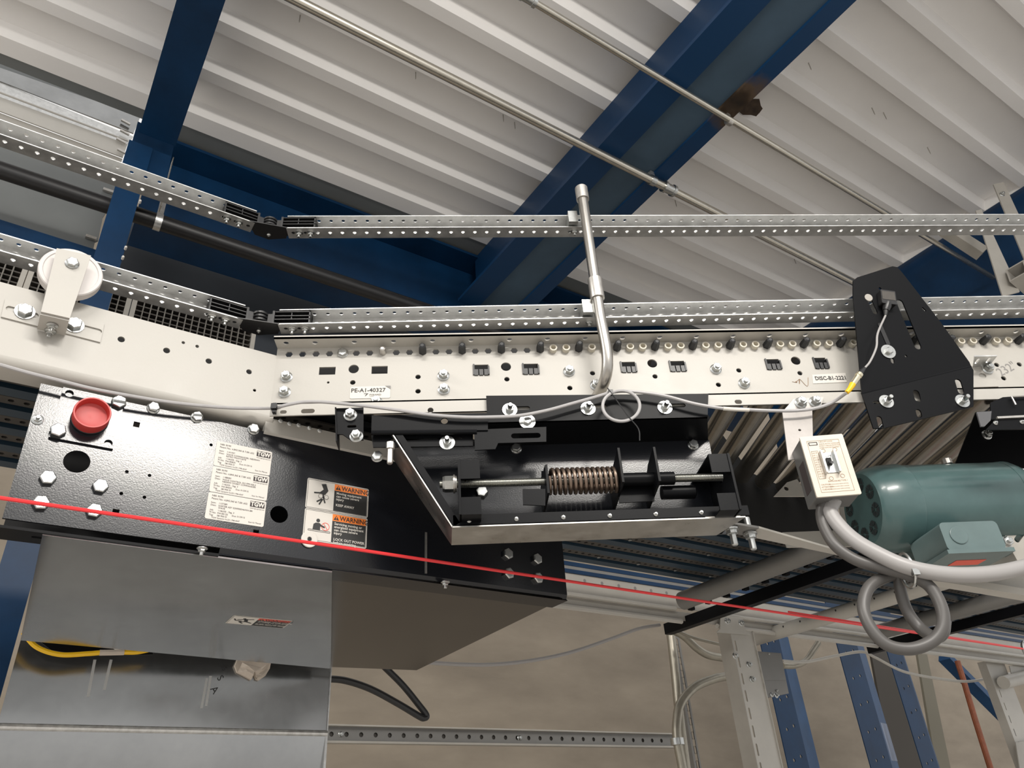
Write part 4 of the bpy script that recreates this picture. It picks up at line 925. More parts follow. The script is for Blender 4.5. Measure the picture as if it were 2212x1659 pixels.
MB().bar(g3.w(*g3.px(2152, 904), 0.002), g3.w(*g3.px(2300, 897), 0.002), 0.004, 0.004).build('bright_edge', M['dull'], t2, 0)
bolts_px('tiny', g3, [(2150, 914), (2207, 912)], t2); bolts_px('nut', g2, [(2131, 940)], t2); bolts_px('tiny', g2, [(2159, 893)], t2)
# galvanised angle and base plate on the web at the right
gb = thing('slotted_angle', 'small galvanised slotted angle on the cream web right of the black bracket', 'bracket', W.w(*W.px(2125, 800)))
zt_ = W.px(2120, 792)[1]
q = [onZ(2104, 768, zt_ + 0.0), onZ(2153, 767, zt_), onZ(2135, 790, zt_), onZ(2100, 793, zt_)]
Fq = Fr((0, 0, zt_), X, Y)
ab_ = [Fq.ab(p) for p in q]
MB().plate(Fq, ab_, [slot(*Fq.ab(onZ(2110, 778, zt_)), 0.018, 0.006, -0.9 + 2.3), slot(*Fq.ab(onZ(2134, 776, zt_)), 0.018, 0.006, -0.9 + 2.3)], 0.0025).build('slotted_leg', M['galv'], gb, 0)
MB().plate(W, [W.px(*p) for p in ((2096, 793), (2137, 790), (2156, 836), (2096, 838))], [circ(*W.px(2121, 813), 0.0075, 18, 0.006)], 0.002, 0.0025).build('base_plate', M['cream'], gb, 0)
bolt('nut', W, *W.px(2131, 799), gb, 0.0025)
# ------------------------------------------------------------------ black sensor bracket and photo eye
SB = FY(1.166)
sb = thing('sensor_bracket', 'large black bent sheet bracket with slots, bolted over the cream frame at right', 'bracket', SB.w(*SB.px(1990, 900)))
fl_ = [SB.px(*p) for p in ((1862, 850), (2098, 791), (2103, 800), (2103, 878), (1908, 925), (1887, 925))]
hs = [slot(*SB.px(1981, 855), 0.026, 0.012, 1.45), slot(*SB.px(2073, 835), 0.034, 0.012, 1.45), slot(*SB.px(1901, 912), 0.026, 0.010, 1.45), slot(*SB.px(1985, 893), 0.018, 0.010, 1.45), slot(*SB.px(1893, 869), 0.014, 0.006, 0.2)]
MB().plate(SB, fl_, hs, 0.003).build('lower_flange', M['blacksat'], sb, 0)
# upper face leans towards the viewer; plane through the fold line
pA = SB.hit(1862, 850); pB = SB.hit(2098, 791); e_ = (pB - pA).normalized()
upv = Vector((0, -0.12, 1)); upv = (upv - e_ * upv.dot(e_)).normalized()
UF = Fr(pA, e_, upv)
out = [UF.px(*p) for p in ((1862, 850), (2098, 791), (2094, 782), (2030, 693), (1950, 590), (1938, 577), (1928, 575), (1852, 599), (1843, 606), (1843, 640))]
hs = [slot(*UF.px(1963, 700), 0.112, 0.0140, math.atan2(UF.px(1938, 640)[1] - UF.px(1988, 762)[1], UF.px(1938, 640)[0] - UF.px(1988, 762)[0])),
      slot(*UF.px(1884, 660), 0.040, 0.0105, math.atan2(UF.px(1875, 642)[1] - UF.px(1892, 678)[1], UF.px(1875, 642)[0] - UF.px(1892, 678)[0])),
      circ(*UF.px(1957, 769), 0.0028, 8), circ(*UF.px(1901, 623), 0.003, 8), slot(*UF.px(1928, 779), 0.012, 0.007, 1.2), slot(*UF.px(1996, 668), 0.011, 0.0035, 1.9)]
MB().plate(UF, out, hs, 0.003).build('upper_face', M['blacksat'], sb, 0)
MB().tube([pA + Vector((0, 0.0015, 0)), pB + Vector((0, 0.0015, 0))], 0.0022, 8).build('bend', M['blacksat'], sb)
sl = UF.px(1911, 700)
MB().plate(UF, slot(*UF.px(1909, 722), 0.05, 0.008, math.atan2(UF.px(1897, 690)[1] - UF.px(1922, 748)[1], UF.px(1897, 690)[0] - UF.px(1922, 748)[0])), (), 0.0004, 0.0012).build('scale_strip', M['plastic'], sb, 0)
bolt('wash', UF, *UF.px(1918, 760), sb, 0.0)
bolts_px('stud', SB, [(1914, 868), (2078, 867)], sb)
MB().lathe(UF.w(*UF.px(1876, 643), -0.001), UF.n, [(0, 0.008), (0.002, 0.008)], 16).build('slot_head', M['beige'], sb)
pe = thing('photo_sensor', 'small black photoelectric sensor on the black bracket', 'sensor', UF.w(*UF.px(1908, 660)))
Fp = Fr(UF.w(*UF.px(1909, 651)), (UF.ex * 0.95 + UF.ey * 0.05), UF.ey)
rx = (Vector(UF.hit(1926, 642)) - Vector(UF.hit(1896, 638))).normalized(); Fp = Fr(UF.w(*UF.px(1911, 650)), rx, UF.n.cross(rx))
MB().plate(Fp, rrect(-0.0150, -0.0155, 0.0150, 0.0155, 0.002), (), 0.014, 0.015).build('housing', M['plastic'], pe, 0)
MB().plate(Fp, rect(0, 0.003, 0.026, 0.019), (), 0.0004, 0.0155).build('face_label', M['slatbr'], pe, 0)
for k, s_ in enumerate(('PHOTO', 'ELECTRIC')) if False else (): pass
plug = [Fp.w(0, -0.011, 0.008), Fp.w(-0.003, -0.020, 0.009), Fp.w(-0.006, -0.029, 0.009)]
MB().tube(plug, [0.0085, 0.0082, 0.0062], 12).build('plug', M['plastic'], pe)
MB().tube([plug[-1], Fp.w(-0.008, -0.040, 0.009)], [0.005, 0.003], 10).build('strain_relief', M['plastic'], pe)
# cable drop with nickel connector
c0 = Fp.w(-0.008, -0.040, 0.009)
G = FY(1.125)
drop = [c0] + [G.w(*G.px(*p)) for p in ((1896, 720), (1893, 750), (1880, 780), (1868, 795))]
MB().tube(spline(drop, 6), 0.0020, 8).build('lead', M['cablel'], pe)
cn = [G.w(*G.px(*p)) for p in ((1868, 795), (1857, 808), (1842, 830), (1836, 840), (1829, 848))]
MB().tube([cn[0], cn[1]], [0.003, 0.0058], 12).build('connector_boot', M['plastic'], pe)
MB().tube([cn[1], cn[1].lerp(cn[2], 0.2), cn[1].lerp(cn[2], 0.21), cn[2]], [0.0066, 0.0066, 0.0056, 0.0056], 12).build('connector_nut', M['brass'], pe, 0.4)
MB().tube([cn[2], cn[3], cn[4]], [0.0058, 0.0046, 0.0040], 12).build('connector_collar', M['yellow'], pe)
# ------------------------------------------------------------------ grey sensor cable along the frame
GC = FY(1.155)
def gp(px, py, y=1.155): f = FY(y); return f.w(*f.px(px, py))
def gv(px, py, v): return onV(px, py, v)
sc_ = thing('sensor_cable', 'thin grey sensor cable draped along both frames with one loop', 'cable', gp(1000, 900))
run = [cn[4]] + [gp(*p) for p in ((1800, 868), (1765, 881), (1720, 887), (1660, 887), (1600, 884), (1560, 882), (1500, 872), (1440, 856), (1390, 848), (1345, 845), (1318, 848))]
MB().tube(spline(run, 6), 0.0030, 8).build('cable_run', M['cable'], sc_)
MB().tube(spline([gp(1618, 885.5, 1.1545), gp(1590, 884.5, 1.1545), gp(1562, 882.5, 1.1545)], 4), 0.0036, 8).build('cable_marker', M['white'], sc_)
lp_ = [gp(1318, 848)] + [gp(1342 + 41 * math.cos(t), 876 + 33 * math.sin(t), 1.150) for t in [math.radians(a) for a in (-160, -200, -240, -280, -320, 0, 30, 60, 90, 120)][::1]]
loop = [gp(1342 + 40 * math.cos(math.radians(a)), 877 + 33 * math.sin(math.radians(a)), 1.150 - 0.0005 * k) for k, a in enumerate(range(-125, 236, 20))]
MB().tube(spline(loop, 4), 0.0029, 8).build('cable_loop', M['cable'], sc_)
run2 = [gp(1318, 848)] + [gp(*p) for p in ((1285, 858), (1235, 872), (1180, 887), (1120, 898), (1060, 901), (1000, 901), (930, 896), (860, 886), (790, 877), (730, 871), (690, 868), (650, 869), (610, 877))] + [gp(598, 881, 1.17)] + [gv(*p, 1.205) for p in ((560, 882), (500, 881), (430, 876), (360, 868), (280, 855), (200, 840), (120, 820), (60, 805), (0, 788), (-60, 772))]
MB().tube(spline(run2, 6), 0.0031, 8).build('cable_run', M['cable'], sc_)
z1_ = thing('cable_tie', 'black cable tie at the foot of the bent post with a long thin tail', 'cable tie', gp(1318, 850))
MB().box(FY(1.150), gp(1318, 850).x - 0.004, gp(1318, 850).x + 0.004, gp(1318, 850).z - 0.003, gp(1318, 850).z + 0.004, -0.009, 0.003).build('tie_head', M['plastic'], z1_, 0)
MB().tube(spline([gp(1312, 838, 1.148), gp(1330, 862, 1.145), gp(1355, 897, 1.143), gp(1379, 926, 1.14), gp(1382, 952, 1.14)], 5), 0.0011, 5).build('tie_tail', M['plastic'], z1_)
z2_ = thing('cable_tie', 'black cable tie around the grey cable at the frame corner', 'cable tie', gp(593, 882, 1.165))
c = gp(593, 882, 1.168)
MB().box(FY(1.168), c.x - 0.003, c.x + 0.003, c.z - 0.009, c.z + 0.009, -0.006, 0.004).build('tie_band', M['plastic'], z2_, 0)
MB().box(FY(1.164), c.x - 0.005, c.x + 0.005, c.z - 0.004, c.z + 0.005, -0.004, 0.004).build('tie_head', M['plastic'], z2_, 0)
# ------------------------------------------------------------------ motor switch on its hanger
hg = thing('switch_hanger', 'bare metal strap hanging from the cream lip, carrying the switch box', 'bracket', gp(1735, 880, 1.17))
h1 = FY(1.174)
MB().plate(h1, [h1.px(*p) for p in ((1714, 862), (1779, 857), (1774, 876), (1756, 884), (1690, 890))], (), 0.003).build('bolting_tab', M['strap'], hg, 0)
bolts_px('nut', h1, [(1729, 871), (1760, 869)], hg)
h2a = [h1.hit(1690, 889), h1.hit(1757, 884)]; h2 = FY(1.150)
lo = [h2.hit(1778, 990), h2.hit(1722, 992)]
th_ = Vector((0, 0.003, 0))
FS = Fr(h2a[0], (h2a[1] - h2a[0]), (h2a[0] - lo[1])); 
MB().plate(FS, [FS.ab(p) for p in (h2a[0], lo[1], lo[0], h2a[1])], [circ(*FS.px(1737, 932), 0.0028, 10)], 0.003).build('strap', M['strap'], hg, 0)
# box
P0 = onY(1728, 947, 1.10); P1 = onZ(1817, 940, P0.z); ex = (P1 - P0); bw = ex.length; ex.normalize()
BX = Fr(P0, ex, Z); bh = P0.z - 2.056; bd = 0.052
ds = thing('switch_box', 'cream motor switch box with printed front and metal toggle guard', 'switch', BX.w(bw / 2, -bh))
MB().plate(BX, rrect(0, -bh, bw, 0, 0.002), (), bd, 0.0).build('housing', mat('grey_box_paint', (0.115, 0.115, 0.112), 0.4), ds, 0)
MB().plate(BX, rrect(-0.0012, -bh - 0.001, bw + 0.0012, 0.001, 0.002), (), 0.004, 0.003).build('cover', mat('cream_cover', (0.60, 0.545, 0.46), 0.4, var=0.05, vscale=60), ds, 0)
fc = 0.0034; I = M['inkb']
def frame_line(a0, b0, a1, b1, w=0.0004, nm='print_frame'):
    MB().plate(BX, [(a0, b0), (a1, b0), (a1, b1), (a0, b1)], [[(a0 + w, b0 + w), (a1 - w, b0 + w), (a1 - w, b1 - w), (a0 + w, b1 - w)]], 0.0002, fc).build(nm, I, ds, 0)
frame_line(0.008, -bh + 0.006, bw - 0.008, -0.008)
MB().plate(BX, rrect(0.010, -0.0165, 0.0245, -0.0105, 0.001), [rrect(0.0112, -0.0155, 0.0233, -0.0115, 0.001)], 0.0002, fc).build('maker_emblem', M['inkg'], ds, 0)
letters('CIRCUIT-LOCK', BX, 0.027, -0.0120, 0.0034, I, ds, fc); letters('MANUAL MOTOR CONTROLLER', BX, 0.027, -0.0160, 0.0030, I, ds, fc, sx=0.75)
letters('WITHOUT OVERLOAD PROTECTION', BX, 0.026, -0.0195, 0.0030, I, ds, fc, sx=0.68); letters('SUITABLE AS MOTOR DISCONNECT', BX, 0.026, -0.0230, 0.0030, I, ds, fc, sx=0.68)
frame_line(0.0105, -0.077, 0.0215, -0.027)
for k in range(11): letters('VAC HP' if k % 3 == 0 else '%d  %d' % (120 * (k % 3), k + 1), BX, 0.0115, -0.0315 - k * 0.0042, 0.0030, I, ds, fc, sx=0.8)
letters('ENCLOSURE TYPE 1', BX, 0.0235, -0.0835, 0.0036, I, ds, fc)
for k, s_ in enumerate(('CAUTION', 'ATTENTION', 'CUIDADO')):
    letters(s_, BX, 0.0105, -0.0885 - 0.0042 * k, 0.0034, I, ds, fc); letters('disconnect power before servicing', BX, 0.0235, -0.0882 - 0.0042 * k, 0.0026, I, ds, fc, sx=0.85)
for (a, b) in ((0.0305, -0.0275), (0.0500, -0.0265), (0.0300, -0.0775), (0.0490, -0.0745)): ring(BX, a, b, 0.0035, 0.0005, I, ds, fc, 'approval_mark', 14)
# toggle guard: bright folded channel and lever
tg = MB()
tg.box(BX, 0.0215, 0.0245, -0.0700, -0.0310, 0.003, 0.014); tg.build('guard_left', M['galv'], ds, 0)
MB().box(BX, 0.0425, 0.0455, -0.0700, -0.0310, 0.003, 0.014).build('guard_right', M['zinc'], ds, 0)
MB().plate(BX, [(0.0245, -0.0680), (0.0425, -0.0680), (0.0425, -0.0320), (0.0245, -0.0320)], (), 0.001, 0.0045).build('switch_plate', M['zinc'], ds, 0)
MB().box(BX, 0.0295, 0.0375, -0.0545, -0.0425, 0.004, 0.0075).build('lever_slot', M['hollow'], ds, 0)
MB().hexa([BX.w(0.031, -0.0525, 0.006), BX.w(0.036, -0.0525, 0.006), BX.w(0.036, -0.0485, 0.006), BX.w(0.031, -0.0485, 0.006), BX.w(0.0315, -0.0575, 0.017), BX.w(0.0355, -0.0575, 0.017), BX.w(0.0355, -0.0535, 0.017), BX.w(0.0315, -0.0535, 0.017)]).build('lever', M['plastic'], ds, 0)
letters('OFF', BX, 0.0300, -0.0405, 0.0058, M['ink'], ds, 0.0048)
# data plate on the left side and bottom knockout
BS = Fr(P0 - BX.n * 0.0 + ex * -0.0002, -BX.n * -1.0, Z); BS = Fr(P0, BX.n, Z)  # left side plane: a towards the viewer
sp_ = MB().plate(Fr(P0 - ex * 0.0002, -BX.n, Z), [], (), 0.001) if False else None
LS = Fr(P0 - ex * 0.0003, BX.n, Z)
MB().hexa([P0 - ex * 0.0004 - BX.n * 0.014 - Z * 0.035, P0 - ex * 0.0004 - BX.n * 0.040 - Z * 0.035, P0 - ex * 0.0004 - BX.n * 0.040 - Z * 0.088, P0 - ex * 0.0004 - BX.n * 0.014 - Z * 0.088,
           P0 - ex * 0.0001 - BX.n * 0.014 - Z * 0.035, P0 - ex * 0.0001 - BX.n * 0.040 - Z * 0.035, P0 - ex * 0.0001 - BX.n * 0.040 - Z * 0.088, P0 - ex * 0.0001 - BX.n * 0.014 - Z * 0.088]).build('side_data_plate', M['inkg'], ds, 0)
kb = BX.w(bw * 0.5, -bh, -bd * 0.5)
MB().lathe(kb, -Z, [(-0.001, 0.011), (0.0008, 0.011), (0.0009, 0.0085), (0.0002, 0.0080)], 20).build('knockout', M['galv'], ds)
# ------------------------------------------------------------------ flexible conduits from the box
FC1 = FY(1.11)
fcn = thing('flexible_conduit', 'thick light grey flexible conduit sweeping from the switch box to the right', 'conduit', gp(1960, 1240, 1.1))
ca_ = [kb + Vector((0.004, 0.004, 0.005))] + [gp(px, py, y) for px, py, y in ((1795, 1110, 1.125), (1835, 1158, 1.11), (1895, 1196, 1.09), (1965, 1226, 1.075), (2050, 1241, 1.07), (2130, 1240, 1.075), (2200, 1228, 1.09), (2300, 1200, 1.11))]
MB().tube(spline(ca_, 8), 0.0118, 16).build('conduit', M['cablel'], fcn)
fcd = thing('flexible_conduit', 'darker grey flexible conduit coiled in loops below the motor', 'conduit', gp(1950, 1330, 1.1))
cb_ = [kb + Vector((-0.012, 0.008, 0.005))] + [gp(px, py, y) for px, py, y in ((1774, 1112, 1.135), (1783, 1145, 1.13), (1806, 1180, 1.12), (1848, 1209, 1.11), (1902, 1226, 1.10), (1955, 1240, 1.09), (2005, 1264, 1.085), (2033, 1310, 1.08), (2036, 1355, 1.08), (2012, 1386, 1.085), (1965, 1402, 1.09), (1915, 1392, 1.095), (1880, 1355, 1.10), (1865, 1310, 1.105), (1878, 1268, 1.11), (1915, 1246, 1.115), (1955, 1240, 1.12))]
MB().tube(spline(cb_, 8), 0.0090, 14).build('outer_loop', M['cabled'], fcd)
cc_ = [gp(px, py, y) for px, py, y in ((1942, 1238, 1.115), (1945, 1275, 1.12), (1960, 1320, 1.125), (1988, 1357, 1.12), (2018, 1376, 1.10), (2036, 1368, 1.095), (2041, 1340, 1.095))]
MB().tube(spline(cc_, 8), 0.0088, 14).build('inner_loop', M['cabled'], fcd)
mt = thing('metal_cable_tie', 'shiny metal cable tie bundling the two flexible conduits', 'cable tie', gp(1958, 1230, 1.07))
c = gp(1958, 1224, 1.082)
MB().tube([c + Vector((0.002, 0.02 * math.cos(t) + 0.006, 0.026 * math.sin(t) - 0.004)) for t in [2 * math.pi * k / 20 for k in range(21)]], 0.0022, 6).build('band', M['zinc'], mt)
MB().box(FY(1.066), c.x - 0.004, c.x + 0.006, c.z - 0.018, c.z - 0.009, -0.004, 0.003).build('buckle', M['zinc'], mt, 0)
# ------------------------------------------------------------------ motor
YM = 1.315; zm = 2.117; rm = 0.0835
mo = thing('electric_motor', 'teal green electric motor with perforated fan cover under the rollers', 'motor', (0.93, YM, zm - rm))
xm0 = onY(1846, 1090, YM).x + 0.012
prof = [(0.0, 0.068), (0.004, 0.0725), (0.016, 0.078), (0.036, 0.0825), (0.072, 0.0848), (0.075, 0.0838)]
MB().lathe((xm0, YM, zm), X, [(0.0005, 0.020), (0.0005, 0.066)] + prof + [(0.0755, 0.075)], 48).build('fan_cover', M['teal'], mo, 0.5)
MB().lathe((xm0 + 0.073, YM, zm), X, [(0, 0.080), (0.001, rm - 0.0015), (0.205, rm - 0.0015), (0.206, 0.080)], 48).build('body', M['teal'], mo, 0.5)
MB().lathe((xm0 + 0.277, YM, zm), X, [(0, rm - 0.001), (0.012, rm), (0.026, 0.078), (0.040, 0.062), (0.046, 0.04), (0.046, 0.02)], 48).build('end_bell', M['teal'], mo, 0.6)
MB().lathe((xm0 + 0.323, YM, zm), X, [(0, 0.030), (0.02, 0.030), (0.02, 0.012), (0.07, 0.012)], 24).build('shaft', M['dull'], mo, 0.5)
# fan cover vents: clusters of triangular slots
FE = Fr((xm0 - 0.0002, YM, zm), -Y, Z)
vm = MB()
for k in range(8):
    a0 = math.pi / 8 + k * math.pi / 4; cx0, cy0 = 0.047 * math.cos(a0), 0.047 * math.sin(a0)
    for j in range(6):
        a1 = j * math.pi / 3 + a0; px_, py_ = cx0 + 0.0092 * math.cos(a1), cy0 + 0.0092 * math.sin(a1)
        tri = [(px_ + 0.0068 * math.cos(a1 + math.pi + q), py_ + 0.0068 * math.sin(a1 + math.pi + q)) for q in (0, 2 * math.pi / 3, -2 * math.pi / 3)]
        vm.prism([FE.w(x_, y_, 0.0002) for x_, y_ in tri], FE.n * 0.0006)
vm.build('vent_holes', M['tealdk'], mo, 0)['kind'] = 'stuff'
# terminal box
TB = FY(1.235)
tb = thing('dummy', '', '', (0, 0, 0)) if False else None
zt0 = TB.px(2000, 1135)[1]; 
xb0 = onY(2015, 1150, 1.215).x; xb1 = onY(2140, 1150, 1.215).x
bxm = MB()
Fz = Fr((0, 0, 2.058), X, Y)
b_out = [(xb0, 1.19), (xb1, 1.19), (xb1, 1.285), (xb0, 1.285)]
tbx = MB().plate(FY(1.192), rrect(xb0, 1.990, xb1, 2.040, 0.008), (), 0.10).build('terminal_box', M['tealbx'], mo, 0.4)
MB().box(FY(1.186), xb0 - 0.006, xb1 + 0.008, 1.983, 1.990, -0.13, 0.0).build('terminal_box_lid', M['tealbx'], tbx, 0)
a, b = FY(1.192).px(2037, 1154); MB().lathe(FY(1.192).w(xb0 + 0.028, 2.016), -Y, [(0, 0.0155), (0.0015, 0.0155), (0.002, 0.0145)], 28).build('knockout_cap', M['tealbx'], tbx, 0.4)
f2d = Fr((0, 0, 1.983), X, -Y)
MB().plate(f2d, [(xb0 + 0.03, -1.252), (xb0 + 0.085, -1.252), (xb0 + 0.085, -1.225), (xb0 + 0.03, -1.225)], (), 0.0004, 0.0006).build('warning_label', M['redsign'], tbx, 0)
MB().lathe((xm0 + 0.19, YM - 0.02, zm + rm - 0.004), Z, [(0, 0.010), (0.010, 0.010), (0.014, 0.005)], 10).build('lifting_boss', M['dull'], mo, 0.4)
for dx in (0.09, 0.215):
    MB().box(FY(YM + 0.03), xm0 + dx, xm0 + dx + 0.05, zm - rm - 0.012, zm - rm + 0.02, -0.06, 0.05).build('foot', M['teal'], mo, 0)
# motor support: cream plates under and beside it
ms = thing('motor_mount', 'pale cream channel mount under the motor at the right', 'mount', FY(1.36).w(1.1, 1.99))
k1 = FY(1.34)
MB().plate(k1, [k1.px(*p) for p in ((1905, 1215), (2110, 1195), (2160, 1170), (2300, 1110), (2300, 1235), (2150, 1245), (2000, 1240))], (), 0.004).build('side_plate', M['legp'], ms, 0)
k2 = FY(1.28)
MB().plate(k2, [k2.px(*p) for p in ((2165, 1110), (2300, 1080), (2300, 1215), (2200, 1215), (2172, 1165))], [slot(*k2.px(2205, 1155), 0.04, 0.010, 0.7)], 0.004).build('end_plate', M['beige'], ms, 0)
bolts_px('nut', FY(1.27), [(2130, 1163), (2172, 1172)], ms)
k3 = FY(1.45)
fr_ = thing('lower_side_frame', 'cream lower side frame running to the right edge below the motor', 'conveyor frame', k3.w(1.2, 1.97))
MB().plate(k3, [k3.px(*p) for p in ((1985, 1245), (2110, 1235), (2320, 1225), (2320, 1300), (2212, 1272))], (), 0.004).build('web', M['legp'], fr_, 0)
e0 = k3.hit(1975, 1247); e1_ = k3.hit(2320, 1304)
MB().bar(e0 + Vector((0, -0.01, -0.003)), e1_ + Vector((0, -0.01, -0.003)), 0.03, 0.014).build('lip', M['legp'], fr_, 0)
# pale box behind the switch box and the support bracket with two hanging studs
k4 = FY(1.34)
sbk = thing('strut_bracket', 'pale bracket plate below the tray with two hanging threaded studs', 'bracket', k4.w(*k4.px(1620, 1150)))
zq = 2.075
q = [onZ(1548, 1146, zq), onZ(1585, 1132, zq), onZ(1640, 1141, zq), onZ(1612, 1158, zq)]
MB().prism(q, Z * 0.004).build('stud_plate', M['jbox'], sbk, 0)
MB().prism([onZ(1612, 1158, zq), onZ(1640, 1141, zq), onZ(1818, 1192, zq), onZ(1812, 1200, zq)], Z * 0.004).build('long_flange', M['legp'], sbk, 0)
for p in ((1580, 1142), (1620, 1152)):
    q = onZ(*p, zq - 0.002)
    MB().lathe(q, -Z, [(-0.03, 0.006), (-0.012, 0.006), (-0.012, 0.010), (0.0, 0.010), (0.0, 0.013), (0.003, 0.013), (0.003, 0.010), (0.010, 0.010), (0.010, 0.006), (0.030, 0.006), (0.032, 0.004)], 10).build('stud', M['zinc'], sbk, 0.4)
k5 = FY(1.62)
pb = thing('pale_gusset', 'pale gusset bracket seen behind the switch box', 'bracket', k5.w(*k5.px(1700, 1090)))
MB().plate(k5, [k5.px(*p) for p in ((1672, 1072), (1700, 1042), (1722, 1035), (1745, 1072))], [circ(*k5.px(1699, 1055), 0.006, 10)], 0.004).build('gusset', M['legp'], pb, 0)
k6 = FY(1.50)
MB().plate(k6, [k6.px(*p) for p in ((1812, 1080), (1838, 1076), (1846, 1180), (1700, 1182), (1690, 1150), (1820, 1145))], (), 0.004).build('side_plate', M['legp'], pb, 0)
# main line plate beyond the tray
k7 = FU(1.24)
mp2 = MB().plate(k7, [k7.px(*p) for p in ((1525, 890), (1620, 1020), (1745, 1075), (1800, 1085), (1800, 1145), (1690, 1158), (1560, 1130))], (), 0.004).build('black_side_plate', M['blackm'], None, 0)
tag(mp2, 'black main line side plate behind the tensioner tray, where the rollers end', 'machine plate')
# ------------------------------------------------------------------ main sorter bed: slats along the main line, seen from below
ZS_ = 2.352
bed = thing('sorter_slat_bed', 'dark slatted bed of the main sorter seen from below, blue edged slats', 'conveyor bed', UV(1.6, 1.6, 2.33))
UA, UB = -0.75, 4.8
sm_d = MB().box(FH(0), UA, UB, -0.020, 0.020, -0.012, 0.0).mesh('slat', 0); sm_d.materials.append(M['slat'])
sm_b = MB().box(FH(0), UA, UB, -0.015, 0.015, -0.016, 0.0).mesh('slat_edge', 0); sm_b.materials.append(M['slatbl'])
hl = [circ(UA + 0.02 + 0.025 * k, 0.0, 0.0058, 6) for k in range(int((UB - UA - 0.03) / 0.025))]
sm_p = MB().plate(FH(0), [(UA, -0.014), (UB, -0.014), (UB, 0.014), (UA, 0.014)], hl, 0.004).mesh('perforated_strip', 0); sm_p.materials.append(M['slatbr'])
v = 1.30; k = 0
while v < 1.72:
    link('slat', sm_d, bed, Matrix.Translation(V * (v + 0.013) + Z * (ZS_ + 0.024)))
    link('perforated_strip', sm_p, bed, Matrix.Translation(V * (v + 0.013) + Z * (ZS_ + 0.004)))
    link('slat_edge', sm_b, bed, Matrix.Translation(V * (v + 0.050) + Z * (ZS_ + 0.010)))
    v += 0.079; k += 1
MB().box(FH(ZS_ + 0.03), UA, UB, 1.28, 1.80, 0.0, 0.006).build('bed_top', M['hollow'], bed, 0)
for i in range(8):
    p = UV(1.15 + 0.16 * i, 1.30 + 0.079 * 3 + 0.013, ZS_ - 0.005); MB().lathe(p, -Z, [(-0.003, 0.0055), (0.0005, 0.0055), (0.001, 0.004)], 10).build('rivet', M['zinc'], bed, 0.4)
    p = UV(1.0 + 0.16 * i, 1.30 + 0.079 * 5 + 0.013, ZS_ - 0.005); MB().lathe(p, -Z, [(-0.003, 0.0055), (0.0005, 0.0055), (0.001, 0.004)], 10).build('rivet', M['zinc'], bed, 0.4)
# far side frame of the main sorter (light inside face, two lips)
ff = FU(1.955)
fs = thing('sorter_far_frame', 'grey beige far side frame of the main sorter with two rolled lips', 'conveyor frame', ff.w(1.8, 2.27))
MB().box(ff, 0.9, 4.8, 2.315, 2.384, -0.004, 0.0).build('web', M['beige'], fs, 0)
MB().box(FU(1.95), 0.9, 4.8, 2.408, 2.422, -0.01, 0.0).build('upper_trim', M['blue'], fs, 0)
MB().box(FU(1.952), 0.9, 4.8, 2.396, 2.408, -0.01, 0.0).build('pale_strip', M['jbox'], fs, 0)
MB().box(FU(1.95), 0.9, 4.8, 2.383, 2.396, -0.01, 0.0).build('lower_trim', M['blue'], fs, 0)
MB().tube([ff.w(0.9, 2.309, 0.006), ff.w(2.02, 2.309, 0.006)], 0.008, 8).build('upper_lip', M['legp'], fs)
MB().tube([ff.w(2.20, 2.309, 0.006), ff.w(4.8, 2.309, 0.006)], 0.008, 8).build('upper_lip', M['legp'], fs)
MB().box(ff, 0.9, 4.8, 2.272, 2.303, -0.004, -0.002).build('lower_web', M['beige'], fs, 0)
MB().tube([ff.w(0.9, 2.266, 0.006), ff.w(2.04, 2.266, 0.006)], 0.009, 8).build('lower_lip', M['legp'], fs)
MB().tube([ff.w(2.22, 2.266, 0.006), ff.w(4.8, 2.266, 0.006)], 0.009, 8).build('lower_lip', M['legp'], fs)
for i in range(7):
    a = 1.62 + 0.075 * i; MB().lathe(ff.w(a, 2.365, 0.0), ff.n, [(0, 0.006), (0.0006, 0.006)], 8).build('bolt_hole', M['jbox'], fs, 0)
# cross members under the bed, running across the main line
def cross(name, label, u, v0, v1, z, r, m, cat='crossbar', square=False):
    t = thing(name, label, cat, UV(u, (v0 + v1) / 2, z), 'cross members under the sorter')
    if square: MB().bar(UV(u, v0, z), UV(u, v1, z), r, r * 1.2).build('bar', m, t, 0)
    else: MB().tube([UV(u, v0, z), UV(u, v1, z)], r, 16).build('tube', m, t)
    return t
cross('cross_tube', 'greasy grey cross tube under the slats, left of the black bar', 1.905, 1.18, 1.80, 2.285, 0.030, M['jbox'])
t = cross('cross_bar', 'black cross bar with drop fingers under the slats', 2.085, 1.20, 2.07, 2.270, 0.032, M['blacksat'], square=True)
for i in range(8): p = UV(2.065, 1.32 + 0.085 * i, 2.30); MB().bar(p, p + Z * 0.055, 0.02, 0.016, V).build('drop_finger', M['blacksat'], t, 0)
t = cross('cross_pipe', 'long cream cross pipe running up to the motor at the right', 2.56, 0.95, 2.12, 2.272, 0.026, M['legp'])
for i in range(12): p = UV(2.56 - 0.021, 1.1 + 0.08 * i, 2.272 - 0.012); MB().bar(p, p + Z * 0.022 + U * -0.004, 0.005, 0.003, U).build('stain_mark', M['hollow'], t, 0)
cross('cross_tube', 'greasy grey cross tube under the slats behind the coiled conduit', 3.05, 1.10, 1.85, 2.285, 0.030, M['jbox'])
t = cross('cross_bar', 'second black cross bar, right of the coiled conduit', 3.22, 1.15, 2.00, 2.265, 0.032, M['blacksat'], square=True)
for i in range(7): p = UV(3.20, 1.28 + 0.085 * i, 2.30); MB().bar(p, p + Z * 0.05, 0.02, 0.016, V).build('drop_finger', M['blacksat'], t, 0)
